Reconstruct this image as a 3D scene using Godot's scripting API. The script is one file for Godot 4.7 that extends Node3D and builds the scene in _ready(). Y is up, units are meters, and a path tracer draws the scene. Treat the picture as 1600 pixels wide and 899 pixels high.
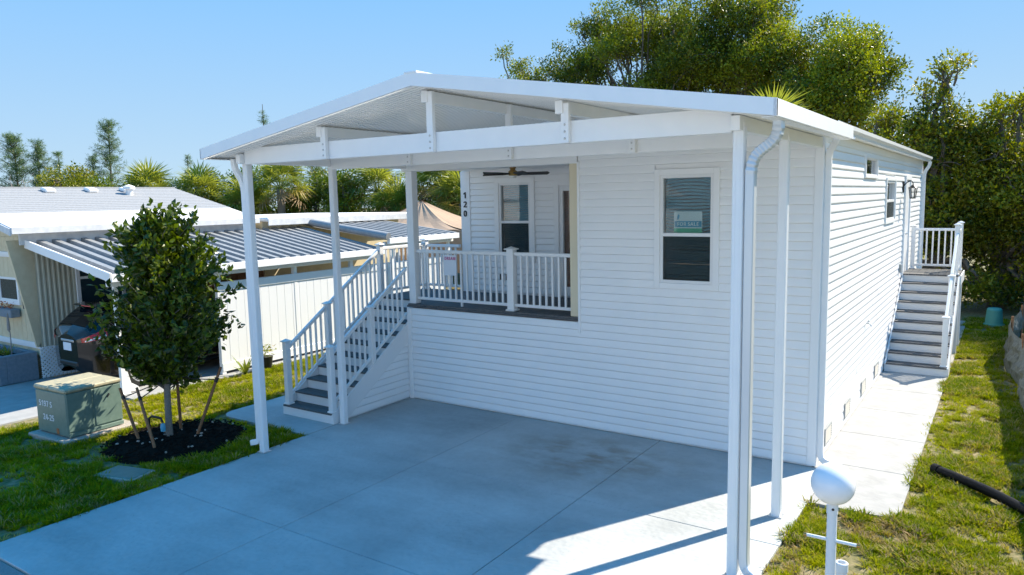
extends Node3D

# ------------------------------------------------------------------ mesh builder
class MB:
	var v := PackedVector3Array()
	var n := PackedVector3Array()
	var uv := PackedVector2Array()
	func tri(a: Vector3, b: Vector3, c: Vector3) -> void:      # counter-clockwise seen from outside
		var m := (b - a).cross(c - a).normalized()
		trin(a, b, c, m, m, m)
	func trin(a: Vector3, b: Vector3, c: Vector3, na: Vector3, nb: Vector3, nc: Vector3) -> void:
		v.append(a); v.append(c); v.append(b)
		n.append(na); n.append(nc); n.append(nb)
		uv.append(Vector2(a.x, a.z)); uv.append(Vector2(c.x, c.z)); uv.append(Vector2(b.x, b.z))
	func quad(a: Vector3, b: Vector3, c: Vector3, d: Vector3) -> void:
		tri(a, b, c); tri(a, c, d)
	func quadn(a: Vector3, b: Vector3, c: Vector3, d: Vector3, na: Vector3, nb: Vector3, nc: Vector3, nd: Vector3) -> void:
		trin(a, b, c, na, nb, nc); trin(a, c, d, na, nc, nd)
	func qout(a: Vector3, b: Vector3, c: Vector3, d: Vector3, o: Vector3) -> void:
		if (b - a).cross(c - a).dot((a + b + c + d) * 0.25 - o) < 0.0: quad(d, c, b, a)
		else: quad(a, b, c, d)
	func tout(a: Vector3, b: Vector3, c: Vector3, o: Vector3) -> void:
		if (b - a).cross(c - a).dot((a + b + c) / 3.0 - o) < 0.0: tri(c, b, a)
		else: tri(a, b, c)
	func box(c: Vector3, s: Vector3, bev := 0.0, bs := Basis.IDENTITY) -> void:
		var h := s * 0.5
		var b := minf(bev, minf(h.x, minf(h.y, h.z)) * 0.6)
		var P := func(sg: Vector3, k: int) -> Vector3:
			var q := Vector3(sg.x * (h.x - b), sg.y * (h.y - b), sg.z * (h.z - b))
			q[k] = sg[k] * h[k]
			return c + bs * q
		for k in 3:
			var l := (k + 1) % 3
			var m := (k + 2) % 3
			for s1 in [-1.0, 1.0]:
				var g := Vector3.ZERO
				g[k] = s1
				var cs: Array[Vector3] = []
				for lm in [[-1, -1], [1, -1], [1, 1], [-1, 1]]:
					g[l] = lm[0]; g[m] = lm[1]
					cs.append(P.call(g, k))
				qout(cs[0], cs[1], cs[2], cs[3], c)
				if b > 0.0:
					for s2 in [-1.0, 1.0]:
						var g1 := Vector3.ZERO
						g1[k] = s1; g1[l] = s2; g1[m] = -1.0
						var g2 := g1
						g2[m] = 1.0
						qout(P.call(g1, k), P.call(g2, k), P.call(g2, l), P.call(g1, l), c)
		if b > 0.0:
			for sx in [-1.0, 1.0]:
				for sy in [-1.0, 1.0]:
					for sz in [-1.0, 1.0]:
						var g := Vector3(sx, sy, sz)
						tout(P.call(g, 0), P.call(g, 1), P.call(g, 2), c)
	func span(a: Vector3, b: Vector3, bev := 0.0) -> void:
		box((a + b) * 0.5, (b - a).abs(), bev)
	func beam(a: Vector3, b: Vector3, w: float, h: float, bev := 0.0, up := Vector3.UP) -> void:   # box from a to b, w across, h along up
		var d := b - a
		var z := d.normalized()
		if absf(z.dot(up)) > 0.98: up = Vector3.RIGHT
		var x := up.cross(z).normalized()
		var y := z.cross(x).normalized()
		box((a + b) * 0.5, Vector3(w, h, d.length()), bev, Basis(x, y, z))
	func tube(path: Array, rad: Array, sides := 8, caps := true) -> void:
		var rings := []
		var norms := []
		var pu := Vector3.UP
		for i in path.size():
			var p: Vector3 = path[i]
			var d: Vector3 = (path[mini(i + 1, path.size() - 1)] - path[maxi(i - 1, 0)])
			d = d.normalized()
			if absf(d.dot(pu)) > 0.95: pu = Vector3(0.9, 0.1, 0.42).normalized() if absf(d.y) > 0.7 else Vector3.UP
			var x := d.cross(pu).normalized()
			var y := x.cross(d).normalized()
			pu = y
			var ring: Array[Vector3] = []
			var nn: Array[Vector3] = []
			for s in sides:
				var a := TAU * s / sides
				var o := x * cos(a) + y * sin(a)
				ring.append(p + o * float(rad[i])); nn.append(o)
			rings.append(ring); norms.append(nn)
		for i in path.size() - 1:
			for s in sides:
				var t := (s + 1) % sides
				quadn(rings[i][s], rings[i + 1][s], rings[i + 1][t], rings[i][t], norms[i][s], norms[i + 1][s], norms[i + 1][t], norms[i][t])
		if caps:
			for e in [0, path.size() - 1]:
				var c: Vector3 = path[e]
				var o: Vector3 = path[1] if e == 0 else path[e - 1]
				for s in sides:
					tout(c, rings[e][s], rings[e][(s + 1) % sides], o)
	func lathe(c: Vector3, prof: Array, sides := 24) -> void:   # prof: [radius, y], from bottom to top
		for i in prof.size() - 1:
			var r0: float = prof[i][0]
			var r1: float = prof[i + 1][0]
			var y0: float = prof[i][1]
			var y1: float = prof[i + 1][1]
			var sl := Vector2(y1 - y0, r0 - r1).normalized()
			for s in sides:
				var a := TAU * s / sides
				var b := TAU * (s + 1) / sides
				var da := Vector3(cos(a), 0, -sin(a))
				var db := Vector3(cos(b), 0, -sin(b))
				var na := (da * sl.x + Vector3.UP * sl.y)
				var nb := (db * sl.x + Vector3.UP * sl.y)
				quadn(c + da * r0 + Vector3.UP * y0, c + db * r0 + Vector3.UP * y0, c + db * r1 + Vector3.UP * y1, c + da * r1 + Vector3.UP * y1, na, nb, nb, na)
	func prism(pts: Array, a: Vector3, ex: Vector3, ey: Vector3, dz: Vector3) -> void:   # polygon of Vector2 pts in plane (ex, ey) pushed along dz
		var P := PackedVector2Array(pts)
		var o := Vector3.ZERO
		for p in P: o += a + ex * p.x + ey * p.y + dz * 0.5
		o /= P.size()
		var ids := Geometry2D.triangulate_polygon(P)
		for i in range(0, ids.size(), 3):
			var q0 := a + ex * P[ids[i]].x + ey * P[ids[i]].y
			var q1 := a + ex * P[ids[i + 1]].x + ey * P[ids[i + 1]].y
			var q2 := a + ex * P[ids[i + 2]].x + ey * P[ids[i + 2]].y
			tout(q0, q1, q2, q0 + dz); tout(q0 + dz, q1 + dz, q2 + dz, q0)
		var cw := Geometry2D.is_polygon_clockwise(P)
		var flip := (ex.cross(ey).dot(dz) > 0.0) == cw
		for i in P.size():
			var j := (i + 1) % P.size()
			var q0 := a + ex * P[i].x + ey * P[i].y
			var q1 := a + ex * P[j].x + ey * P[j].y
			if flip: quad(q1, q0, q0 + dz, q1 + dz)
			else: quad(q0, q1, q1 + dz, q0 + dz)
	func mesh() -> ArrayMesh:
		var a := []
		a.resize(Mesh.ARRAY_MAX)
		a[Mesh.ARRAY_VERTEX] = v
		a[Mesh.ARRAY_NORMAL] = n
		a[Mesh.ARRAY_TEX_UV] = uv
		var m := ArrayMesh.new()
		m.add_surface_from_arrays(Mesh.PRIMITIVE_TRIANGLES, a)
		return m

class Crown:
	var v := PackedVector3Array()
	var n := PackedVector3Array()
	var c := PackedColorArray()
	func add(src: MB, b: Basis, s: float, p: Vector3, col: Color) -> void:
		v.append_array(Transform3D(b.scaled(Vector3.ONE * s), p) * src.v)
		n.append_array(Transform3D(b, Vector3.ZERO) * src.n)
		var k := PackedColorArray()
		k.resize(src.v.size())
		k.fill(col)
		c.append_array(k)
	func mesh() -> ArrayMesh:
		var a := []
		a.resize(Mesh.ARRAY_MAX)
		a[Mesh.ARRAY_VERTEX] = v
		a[Mesh.ARRAY_NORMAL] = n
		a[Mesh.ARRAY_COLOR] = c
		var m := ArrayMesh.new()
		m.add_surface_from_arrays(Mesh.PRIMITIVE_TRIANGLES, a)
		return m

# ------------------------------------------------------------------ helpers
var M := {}
var cache := {}
var taken := {}
var rng := RandomNumberGenerator.new()

func R(a: float, b: float) -> float: return rng.randf_range(a, b)

func numbered(s: String) -> String:
	taken[s] = taken.get(s, -1) + 1
	return s if taken[s] == 0 else "%s_%03d" % [s, taken[s]]

func thing(called: String, label: String, category: String, at := Vector3.ZERO, turn := 0.0, group := "") -> Node3D:
	var o := Node3D.new()
	o.name = numbered(called)
	add_child(o)
	o.position = at
	o.rotation.y = turn
	return tag(o, label, category, group)

func tag(o: Node3D, label: String, category: String, group := "") -> Node3D:
	o.set_meta("label", label)
	o.set_meta("category", category)
	if group: o.set_meta("group", group)
	return o

func structure(called: String) -> Node3D:
	var o := Node3D.new()
	o.name = called
	add_child(o)
	o.set_meta("kind", "structure")
	return o

func part(parent: Node, called: String, m: Mesh, mat: Material, at := Vector3.ZERO, bs := Basis.IDENTITY) -> MeshInstance3D:
	var o := MeshInstance3D.new()
	o.name = called
	o.mesh = m
	o.material_override = mat
	o.transform = Transform3D(bs, at)
	parent.add_child(o, true)
	return o

func grp(parent: Node, called: String, at := Vector3.ZERO) -> Node3D:
	var o := Node3D.new()
	o.name = called
	o.position = at
	parent.add_child(o, true)
	return o

func bm(s: Vector3, bev := 0.0) -> ArrayMesh:
	var k := "%.4f_%.4f_%.4f_%.4f" % [s.x, s.y, s.z, bev]
	if not cache.has(k):
		var b := MB.new()
		b.box(Vector3.ZERO, s, bev)
		cache[k] = b.mesh()
	return cache[k]

func bspan(parent: Node, called: String, mat: Material, a: Vector3, b: Vector3, bev := 0.003) -> MeshInstance3D:
	return part(parent, called, bm((b - a).abs(), bev), mat, (a + b) * 0.5)

func bbeam(parent: Node, called: String, mat: Material, a: Vector3, b: Vector3, w: float, h: float, bev := 0.003) -> MeshInstance3D:
	var m := MB.new()
	m.beam(a - (a + b) * 0.5, b - (a + b) * 0.5, w, h, bev)
	return part(parent, called, m.mesh(), mat, (a + b) * 0.5)

func lin(r: float, g: float, b: float) -> Color: return Color(r, g, b).linear_to_srgb()

func mt(r: float, g: float, b: float, rough := 0.6, metal := 0.0) -> StandardMaterial3D:
	var m := StandardMaterial3D.new()
	m.albedo_color = lin(r, g, b)
	m.roughness = rough
	m.metallic = metal
	return m

func noise_tex(freq: float, c0: Color, c1: Color, size := 256, sd := 1, oct := 4, mid := 0.5, as_n := false) -> NoiseTexture2D:
	var f := FastNoiseLite.new()
	f.seed = sd
	f.noise_type = FastNoiseLite.TYPE_SIMPLEX_SMOOTH
	f.frequency = freq
	f.fractal_octaves = oct
	var t := NoiseTexture2D.new()
	t.width = size; t.height = size
	t.seamless = true
	t.noise = f
	if as_n:
		t.as_normal_map = true
		t.bump_strength = mid
	else:
		var g := Gradient.new()
		g.set_color(0, c0); g.set_color(1, c1)
		g.add_point(mid, c0.lerp(c1, 0.5))
		t.color_ramp = g
	return t

# colour given as two linear shades between which the noise wanders; scale = repeats per metre
func mtn(c0: Color, c1: Color, scale: float, rough := 0.8, freq := 0.02, bump := 0.0, sd := 1) -> StandardMaterial3D:
	var m := StandardMaterial3D.new()
	m.albedo_texture = noise_tex(freq, c0.linear_to_srgb(), c1.linear_to_srgb(), 256, sd)
	m.roughness = rough
	m.uv1_triplanar = true
	m.uv1_world_triplanar = true
	m.uv1_scale = Vector3.ONE * scale
	if bump > 0.0:
		m.normal_enabled = true
		m.normal_texture = noise_tex(freq * 2.5, Color.BLACK, Color.WHITE, 256, sd + 7, 4, bump, true)
	return m

func materials() -> void:
	M.vinyl = mtn(Color(0.85, 0.855, 0.86), Color(0.89, 0.89, 0.89), 0.35, 0.42, 0.015)
	M.alum = mtn(Color(0.82, 0.83, 0.84), Color(0.87, 0.87, 0.87), 0.5, 0.32, 0.02, 0.0, 3)
	M.pan = mt(0.87, 0.87, 0.86, 0.2)
	M.trim = mt(0.86, 0.86, 0.86, 0.4)
	M.rail = mt(0.8, 0.8, 0.8, 0.35)
	M.cream = mt(0.72, 0.63, 0.45, 0.5)
	M.screw = mt(0.6, 0.6, 0.6, 0.3, 0.6)
	M.deck = mtn(Color(0.075, 0.077, 0.08), Color(0.125, 0.125, 0.125), 2.0, 0.7, 0.03, 0.6, 5)
	M.dark = mt(0.012, 0.012, 0.013, 0.5)
	M.black = mt(0.02, 0.02, 0.02, 0.35)
	M.brass = mt(0.38, 0.24, 0.08, 0.3, 0.8)
	M.blade = mt(0.012, 0.011, 0.011, 0.5)
	M.lens = mt(0.85, 0.85, 0.82, 0.3)
	M.globe = mt(0.82, 0.82, 0.84, 0.22)
	M.glass = mt(0.02, 0.05, 0.06, 0.03)
	M.glass.albedo_color.a = 0.14
	M.glass.transparency = BaseMaterial3D.TRANSPARENCY_ALPHA
	M.screen = mt(0.012, 0.035, 0.05, 0.25)
	M.blind = mt(0.22, 0.47, 0.58, 0.4)  # slats tinted teal: sky reflection and glass tint put into their colour
	M.mesh = mt(0.012, 0.03, 0.035, 0.7)
	M.mesh.albedo_color.a = 0.45
	M.mesh.transparency = BaseMaterial3D.TRANSPARENCY_ALPHA
	M.galv = mt(0.62, 0.66, 0.7, 0.28, 0.35)
	M.shingle = mtn(Color(0.25, 0.26, 0.27), Color(0.39, 0.39, 0.4), 1.2, 0.95, 0.05, 1.0, 9)
	M.whiteroof = mtn(Color(0.74, 0.73, 0.72), Color(0.84, 0.83, 0.82), 0.4, 0.7, 0.03, 0.0, 11)
	M.nbfascia = mtn(Color(0.55, 0.56, 0.58), Color(0.74, 0.74, 0.74), 0.5, 0.6, 0.03, 0.0, 12)
	M.nbwall = mtn(Color(0.62, 0.52, 0.34), Color(0.7, 0.61, 0.42), 0.8, 0.6, 0.02, 0.0, 13)
	M.nbcorr = mtn(Color(0.5, 0.47, 0.36), Color(0.58, 0.55, 0.44), 0.8, 0.5, 0.02, 0.0, 14)
	M.awn = mtn(Color(0.22, 0.23, 0.24), Color(0.33, 0.335, 0.34), 0.6, 0.5, 0.03, 0.0, 33)
	M.awn2 = mt(0.42, 0.44, 0.46, 0.5)
	M.block = mtn(Color(0.16, 0.2, 0.24), Color(0.22, 0.26, 0.3), 1.5, 0.8, 0.03, 0.5, 16)
	M.tent = mtn(Color(0.34, 0.24, 0.165), Color(0.42, 0.3, 0.21), 0.7, 0.85, 0.03, 0.5, 17)
	M.soil = mtn(Color(0.008, 0.007, 0.006), Color(0.03, 0.022, 0.017), 3.0, 0.95, 0.08, 1.0, 18)
	M.ground = mtn(Color(0.08, 0.09, 0.018), Color(0.34, 0.26, 0.16), 0.8, 0.95, 0.03, 1.0, 19)
	M.asphalt = mtn(Color(0.2, 0.205, 0.21), Color(0.28, 0.28, 0.28), 2.0, 0.9, 0.06, 1.0, 20)
	M.tgreen = mtn(Color(0.13, 0.2, 0.17), Color(0.17, 0.245, 0.205), 1.0, 0.45, 0.03, 0.0, 21)
	M.ttop = mtn(Color(0.3, 0.3, 0.22), Color(0.52, 0.43, 0.27), 1.6, 0.6, 0.03, 0.0, 22)
	M.pad = mtn(Color(0.32, 0.28, 0.24), Color(0.5, 0.44, 0.38), 1.0, 0.9, 0.05, 0.5, 23)
	M.stake = mtn(Color(0.2, 0.09, 0.04), Color(0.34, 0.17, 0.085), 3.0, 0.8, 0.03, 0.5, 24)
	M.bark = mtn(Color(0.1, 0.085, 0.065), Color(0.2, 0.17, 0.14), 2.5, 0.95, 0.05, 1.2, 25)
	M.bark2 = mtn(Color(0.16, 0.14, 0.12), Color(0.28, 0.26, 0.23), 2.5, 0.95, 0.05, 1.2, 26)
	M.twig = mt(0.3, 0.27, 0.25, 0.9)
	M.carpaint = mt(0.01, 0.008, 0.007, 0.2, 0.0)
	M.carpaint.metallic_specular = 0.3
	M.carpaint.clearcoat_enabled = true
	M.carpaint.clearcoat = 0.6
	M.carpaint.clearcoat_roughness = 0.05
	M.carglass = mt(0.006, 0.008, 0.012, 0.06)
	M.carglass.metallic_specular = 0.3
	M.tyre = mt(0.018, 0.018, 0.018, 0.8)
	M.rim = mt(0.6, 0.6, 0.62, 0.25, 0.6)
	M.red = mt(0.5, 0.012, 0.014, 0.12)
	M.pipe = mt(0.007, 0.008, 0.01, 0.45)
	M.pipe.metallic_specular = 0.25
	M.soil.metallic_specular = 0.15
	M.pvc = mt(0.7, 0.72, 0.74, 0.35)
	M.terra = mt(0.4, 0.14, 0.05, 0.8)
	M.ped = mt(0.1, 0.34, 0.27, 0.55)
	M.fabric = mtn(Color(0.06, 0.075, 0.07), Color(0.17, 0.19, 0.18), 1.5, 0.7, 0.03, 0.8, 27)
	M.plastic = mt(0.35, 0.37, 0.37, 0.3)
	M.paper = mt(0.72, 0.75, 0.8, 0.7)
	M.signpaper = mt(0.62, 0.82, 0.84, 0.6)
	M.signblue = mt(0.05, 0.36, 0.55, 0.6)
	M.signgreen = mt(0.05, 0.5, 0.3, 0.6)
	M.pink = mt(0.5, 0.03, 0.2, 0.6)
	M.vent = mt(0.42, 0.4, 0.36, 0.6)
	for k in ["leaf", "palm", "grass", "leafy"]:
		var m := mt(1, 1, 1, 0.5)
		m.vertex_color_use_as_albedo = true
		m.backlight_enabled = true
		m.backlight = Color(0.85, 0.9, 0.35)
		m.metallic_specular = 0.2 if k == "grass" else 0.5
		m.roughness = {"leaf": 0.42, "palm": 0.45, "grass": 0.7, "leafy": 0.3}[k]
		M[k] = m
	M.frond = mt(0.075, 0.12, 0.014, 0.45)
	M.frond2 = mt(0.26, 0.18, 0.022, 0.5)
	M.deadfrond = mt(0.3, 0.2, 0.1, 0.8)
	for k in ["frond", "frond2"]:
		M[k].backlight_enabled = true
		M[k].backlight = Color(0.6, 0.62, 0.2)
	concrete()

func concrete() -> void:
	var N := 900
	var f1 := FastNoiseLite.new(); f1.seed = 5; f1.frequency = 0.006; f1.fractal_octaves = 5
	var f2 := FastNoiseLite.new(); f2.seed = 9; f2.frequency = 0.09; f2.fractal_octaves = 3
	var f3 := FastNoiseLite.new(); f3.seed = 12; f3.frequency = 0.02; f3.fractal_octaves = 4
	var d := PackedByteArray()
	d.resize(N * N * 3)
	for j in N:
		for i in N:
			var x := -2.5 + 11.0 * i / N          # metres
			var z := -3.5 + 11.0 * j / N
			var a := f1.get_noise_2d(i, j)
			var streak := f3.get_noise_2d(i * 0.35 + j * 0.1, j * 1.9)
			var l := 0.44 + 0.13 * a + 0.025 * f2.get_noise_2d(i, j) + 0.035 * streak
			if f2.get_noise_2d(i * 3.1 + 500, j * 3.1) > 0.62: l *= 0.82
			var c := Vector3(l * 0.96, l, l * 1.0)
			# rusty brown trowelled stain on the slab below the wall
			var sx := (x - 4.35) / 1.25
			var sz := (z - 1.15) / 0.85
			var s := exp(-(sx * sx + sz * sz) * 1.1) * clampf(0.45 + 0.9 * f3.get_noise_2d(i * 0.8 + 300, j * 1.3) + 0.8 * f1.get_noise_2d(i * 3.0, j * 3.6 + 90) + 0.3 * f2.get_noise_2d(i * 0.6, j), 0.0, 1.0)
			c = c.lerp(Vector3(0.24, 0.185, 0.125), s * 0.75)
			var o := (j * N + i) * 3
			var q := Color(c.x, c.y, c.z).linear_to_srgb()
			d[o] = int(q.r * 255); d[o + 1] = int(q.g * 255); d[o + 2] = int(q.b * 255)
	var t := ImageTexture.create_from_image(Image.create_from_data(N, N, false, Image.FORMAT_RGB8, d))
	var m := StandardMaterial3D.new()
	m.albedo_texture = t
	m.roughness = 0.78
	m.uv1_scale = Vector3(1 / 11.0, 1 / 11.0, 1)
	m.uv1_offset = Vector3(2.5 / 11.0, 3.5 / 11.0, 0)
	m.normal_enabled = true
	m.normal_texture = noise_tex(0.25, Color.BLACK, Color.WHITE, 512, 41, 3, 0.35, true)
	M.slab = m
	M.walk = mtn(Color(0.32, 0.32, 0.315), Color(0.41, 0.408, 0.4), 0.6, 0.8, 0.02, 0.4, 31)

# ------------------------------------------------------------------ siding
const LAP := 0.12
func lap_mesh(l: float) -> ArrayMesh:
	var k := "lap%.3f" % l
	if not cache.has(k):
		var b := MB.new()
		var pr := [Vector2(0, 0), Vector2(0.018, 0.0), Vector2(0.022, 0.01), Vector2(0.021, 0.035), Vector2(0.0165, 0.065), Vector2(0.010, 0.095), Vector2(0.003, LAP), Vector2(0, LAP)]   # (out, up)
		var nr := [Vector2(0, -1), Vector2(0, -1), Vector2(1, -0.12), Vector2(1, 0.05), Vector2(1, 0.11), Vector2(1, 0.17), Vector2(1, 0.2), Vector2(0, 1)]
		for i in pr.size() - 1:
			var p: Vector2 = pr[i]
			var q: Vector2 = pr[i + 1]
			var na: Vector3 = Vector3(0, nr[i].y, nr[i].x).normalized()
			var nb: Vector3 = Vector3(0, nr[i + 1].y, nr[i + 1].x).normalized()
			b.quadn(Vector3(0, p.y, p.x), Vector3(l, p.y, p.x), Vector3(l, q.y, q.x), Vector3(0, q.y, q.x), na, na, nb, nb)
		for e in [0.0, l]:
			for i in range(1, pr.size() - 1):
				b.tout(Vector3(e, pr[0].y, pr[0].x), Vector3(e, pr[i].y, pr[i].x), Vector3(e, pr[i + 1].y, pr[i + 1].x), Vector3(l * 0.5, 0.05, 0.005))
		cache[k] = b.mesh()
	return cache[k]

# courses of lap siding on a wall: frame (origin, along), holes are Rect2 in (along, y); top(s) -> highest y at s
func siding(parent: Node, o: Vector3, along: Vector3, length: float, y0: float, y1: float, holes: Array, slope := 0.0, ridge := 0.0, eave := 99.0) -> void:
	var bs := Basis(along, Vector3.UP, along.cross(Vector3.UP))
	var k := 0
	while y0 + k * LAP < y1 - 0.02:
		var y := y0 + k * LAP
		k += 1
		var a := 0.0
		var b := length
		var over := y + LAP - eave
		if over > 0.0:
			a = maxf(a, over / slope)
			b = minf(b, length - over / slope)
		if b - a < 0.1: continue
		var segs := [Vector2(a, b)]
		for h: Rect2 in holes:
			if y + LAP * 0.6 > h.position.y and y + LAP * 0.4 < h.end.y:
				var nw := []
				for s: Vector2 in segs:
					if h.end.x <= s.x or h.position.x >= s.y: nw.append(s); continue
					if h.position.x > s.x + 0.01: nw.append(Vector2(s.x, h.position.x))
					if h.end.x < s.y - 0.01: nw.append(Vector2(h.end.x, s.y))
				segs = nw
		var cut := []
		for s: Vector2 in segs:          # long courses are lapped from two or more panels
			var a1 := s.x
			while s.y - a1 > 4.4:
				var b1: float = a1 + [3.66, 2.1, 3.05, 1.5][(k + cut.size()) % 4]
				cut.append(Vector2(a1, b1))
				a1 = b1
			cut.append(Vector2(a1, s.y))
		for s: Vector2 in cut:
			part(parent, "siding_board", lap_mesh(s.y - s.x), M.vinyl, o + along * s.x + Vector3.UP * (y + R(-0.0012, 0.0012)) + bs.z * R(-0.0015, 0.0015), bs)

func cut_wall(xs: Array, ys: Array, holes: Array, o: Vector3, along: Vector3, depth: Vector3) -> ArrayMesh:
	var b := MB.new()
	for i in xs.size() - 1:
		for j in ys.size() - 1:
			var c := Vector2((xs[i] + xs[i + 1]) * 0.5, (ys[j] + ys[j + 1]) * 0.5)
			var skip := false
			for h: Rect2 in holes:
				if h.has_point(c): skip = true
			if skip: continue
			b.span(o + along * xs[i] + Vector3.UP * ys[j], o + along * xs[i + 1] + Vector3.UP * ys[j + 1] + depth)
	return b.mesh()

# ------------------------------------------------------------------ windows
# local frame: x right along wall, y up, z out; origin bottom left of casing
func window(parent: Node, at: Vector3, bs: Basis, w: float, h: float, casing: float, split: float, blind: String) -> Node3D:
	var o := grp(parent, "window", at)
	o.basis = bs
	var c := MB.new()
	c.span(Vector3(0, 0, -0.004), Vector3(casing, h, 0.038), 0.004)
	c.span(Vector3(w - casing, 0, -0.004), Vector3(w, h, 0.038), 0.004)
	c.span(Vector3(casing, 0, -0.004), Vector3(w - casing, casing, 0.038), 0.004)
	c.span(Vector3(casing, h - casing, -0.004), Vector3(w - casing, h, 0.038), 0.004)
	part(o, "casing", c.mesh(), M.trim)
	var s := 0.045 if h > 0.6 else 0.02
	var x0 := casing
	var x1 := w - casing
	var y0 := casing
	var y1 := h - casing
	var f := MB.new()
	f.span(Vector3(x0, y0, -0.06), Vector3(x0 + s, y1, 0.02), 0.003)
	f.span(Vector3(x1 - s, y0, -0.06), Vector3(x1, y1, 0.02), 0.003)
	f.span(Vector3(x0 + s, y0, -0.06), Vector3(x1 - s, y0 + s, 0.022), 0.003)
	f.span(Vector3(x0 + s, y1 - s, -0.06), Vector3(x1 - s, y1, 0.02), 0.003)
	if split > 0.0:
		f.span(Vector3(x0 + s, y0 + split - 0.025, -0.05), Vector3(x1 - s, y0 + split + 0.025, 0.012), 0.003)
	part(o, "frame", f.mesh(), M.rail)
	var panes := [[y0 + s, y0 + split - 0.025, -0.012], [y0 + split + 0.025, y1 - s, -0.03]] if split > 0.0 else [[y0 + s, y1 - s, -0.02]]
	for i in panes.size():
		var p: Array = panes[i]
		part(o, "pane", bm(Vector3(x1 - x0 - 2 * s, p[1] - p[0], 0.006)), M.glass, Vector3(w * 0.5, (p[0] + p[1]) * 0.5, p[2]))
	if split > 0.0:
		part(o, "insect_screen", bm(Vector3(x1 - x0 - 2 * s, split - 0.025 - s, 0.002)), M.mesh, Vector3(w * 0.5, y0 + (s + split - 0.025) * 0.5, 0.004))
	var yy := y0 + s + 0.02
	var kk := 0
	if blind != "":
		var bl := grp(o, "blind")
		while yy < y1 - s - 0.01:
			var m := MB.new()
			var up := (yy - y0) / (y1 - y0)
			var arc := 0.0
			var seg := 10
			if blind == "bagged":
				arc = (up - 0.72) * 0.55 if up > 0.45 else 0.03 * sin(kk * 1.3)
			for i in seg:
				var u0 := float(i) / seg
				var u1 := float(i + 1) / seg
				var a := Vector3(lerpf(x0 + s, x1 - s, u0), yy + arc * sin(PI * u0) * 0.5 + 0.004 * sin(u0 * 9 + kk), -0.085)
				var b := Vector3(lerpf(x0 + s, x1 - s, u1), yy + arc * sin(PI * u1) * 0.5 + 0.004 * sin(u1 * 9 + kk), -0.085)
				a.y = clampf(a.y, y0, y1 - 0.02); b.y = clampf(b.y, y0, y1 - 0.02)
				m.quad(a, b, b + Vector3(0, 0.034, -0.022), a + Vector3(0, 0.034, -0.022))
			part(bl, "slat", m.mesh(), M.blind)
			yy += 0.042
			kk += 1
	return o

# ------------------------------------------------------------------ railings
func newel(parent: Node, p: Vector3, h: float, w := 0.11) -> void:
	var o := part(parent, "newel_post", bm(Vector3(w, h, w), 0.006), M.rail, p + Vector3.UP * h * 0.5)
	var c := MB.new()
	c.span(Vector3(-w * 0.72, 0, -w * 0.72), Vector3(w * 0.72, 0.022, w * 0.72), 0.006)
	var r := w * 0.6
	for q in [[Vector3(-r, 0.022, -r), Vector3(r, 0.022, -r)], [Vector3(r, 0.022, -r), Vector3(r, 0.022, r)], [Vector3(r, 0.022, r), Vector3(-r, 0.022, r)], [Vector3(-r, 0.022, r), Vector3(-r, 0.022, -r)]]:
		c.tout(q[0], q[1], Vector3(0, 0.055, 0), Vector3.ZERO)
	part(o, "cap", c.mesh(), M.rail, Vector3.UP * h * 0.5)
	var k := MB.new()
	k.span(Vector3(-w * 0.68, 0, -w * 0.68), Vector3(w * 0.68, 0.03, w * 0.68), 0.008)
	part(o, "skirt", k.mesh(), M.rail, Vector3.DOWN * h * 0.5)

# rail panel between a and b (deck points); top and bottom rail with balusters
func rail_panel(parent: Node, a: Vector3, b: Vector3, bottom: float, top: float, step := 0.125) -> void:
	bbeam(parent, "top_rail", M.rail, a + Vector3.UP * top, b + Vector3.UP * top, 0.055, 0.06, 0.008)
	bbeam(parent, "bottom_rail", M.rail, a + Vector3.UP * bottom, b + Vector3.UP * bottom, 0.042, 0.05, 0.006)
	var flat := Vector3(b.x - a.x, 0, b.z - a.z)
	var cnt := int(round(flat.length() / step))
	var turn := atan2(flat.x, flat.z)
	for i in range(1, cnt):
		var p := a.lerp(b, float(i) / cnt)
		part(parent, "baluster", bm(Vector3(0.033, top - bottom - 0.05, 0.033), 0.003), M.rail, p + Vector3.UP * (top + bottom) * 0.5, Basis(Vector3.UP, turn))

# rectangular or round pipe through points
func sweep(path: Array, w: float, h: float, ribs := [], side := Vector3.RIGHT) -> ArrayMesh:
	var b := MB.new()
	var rings := []
	for i in path.size():
		var d: Vector3 = (path[mini(i + 1, path.size() - 1)] - path[maxi(i - 1, 0)])
		d = d.normalized()
		var x := side - d * side.dot(d)
		x = x.normalized() if x.length() > 0.05 else Vector3.BACK
		var y := d.cross(x).normalized()
		var s: float = 1.0
		if ribs.size() and i >= ribs[0] and i <= ribs[1]: s = 1.07 if i % 2 == 0 else 0.95
		var p: Vector3 = path[i]
		var ring: Array[Vector3] = []
		for q in [[-1, -0.8], [-0.8, -1], [0.8, -1], [1, -0.8], [1, 0.8], [0.8, 1], [-0.8, 1], [-1, 0.8]]:
			ring.append(p + x * q[0] * w * 0.5 * s + y * q[1] * h * 0.5 * s)
		rings.append(ring)
	for i in rings.size() - 1:
		for k in 8:
			var l := (k + 1) % 8
			b.qout(rings[i][k], rings[i][l], rings[i + 1][l], rings[i + 1][k], (path[i] + path[i + 1]) * 0.5)
	for k in range(1, 7):
		b.tout(rings[0][0], rings[0][k], rings[0][k + 1], path[1])
		b.tout(rings[-1][0], rings[-1][k], rings[-1][k + 1], path[-2])
	return b.mesh()

func bezier(p0: Vector3, p1: Vector3, p2: Vector3, p3: Vector3, cnt: int) -> Array:
	var r := []
	for i in cnt + 1:
		r.append(p0.bezier_interpolate(p1, p2, p3, float(i) / cnt))
	return r

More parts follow.
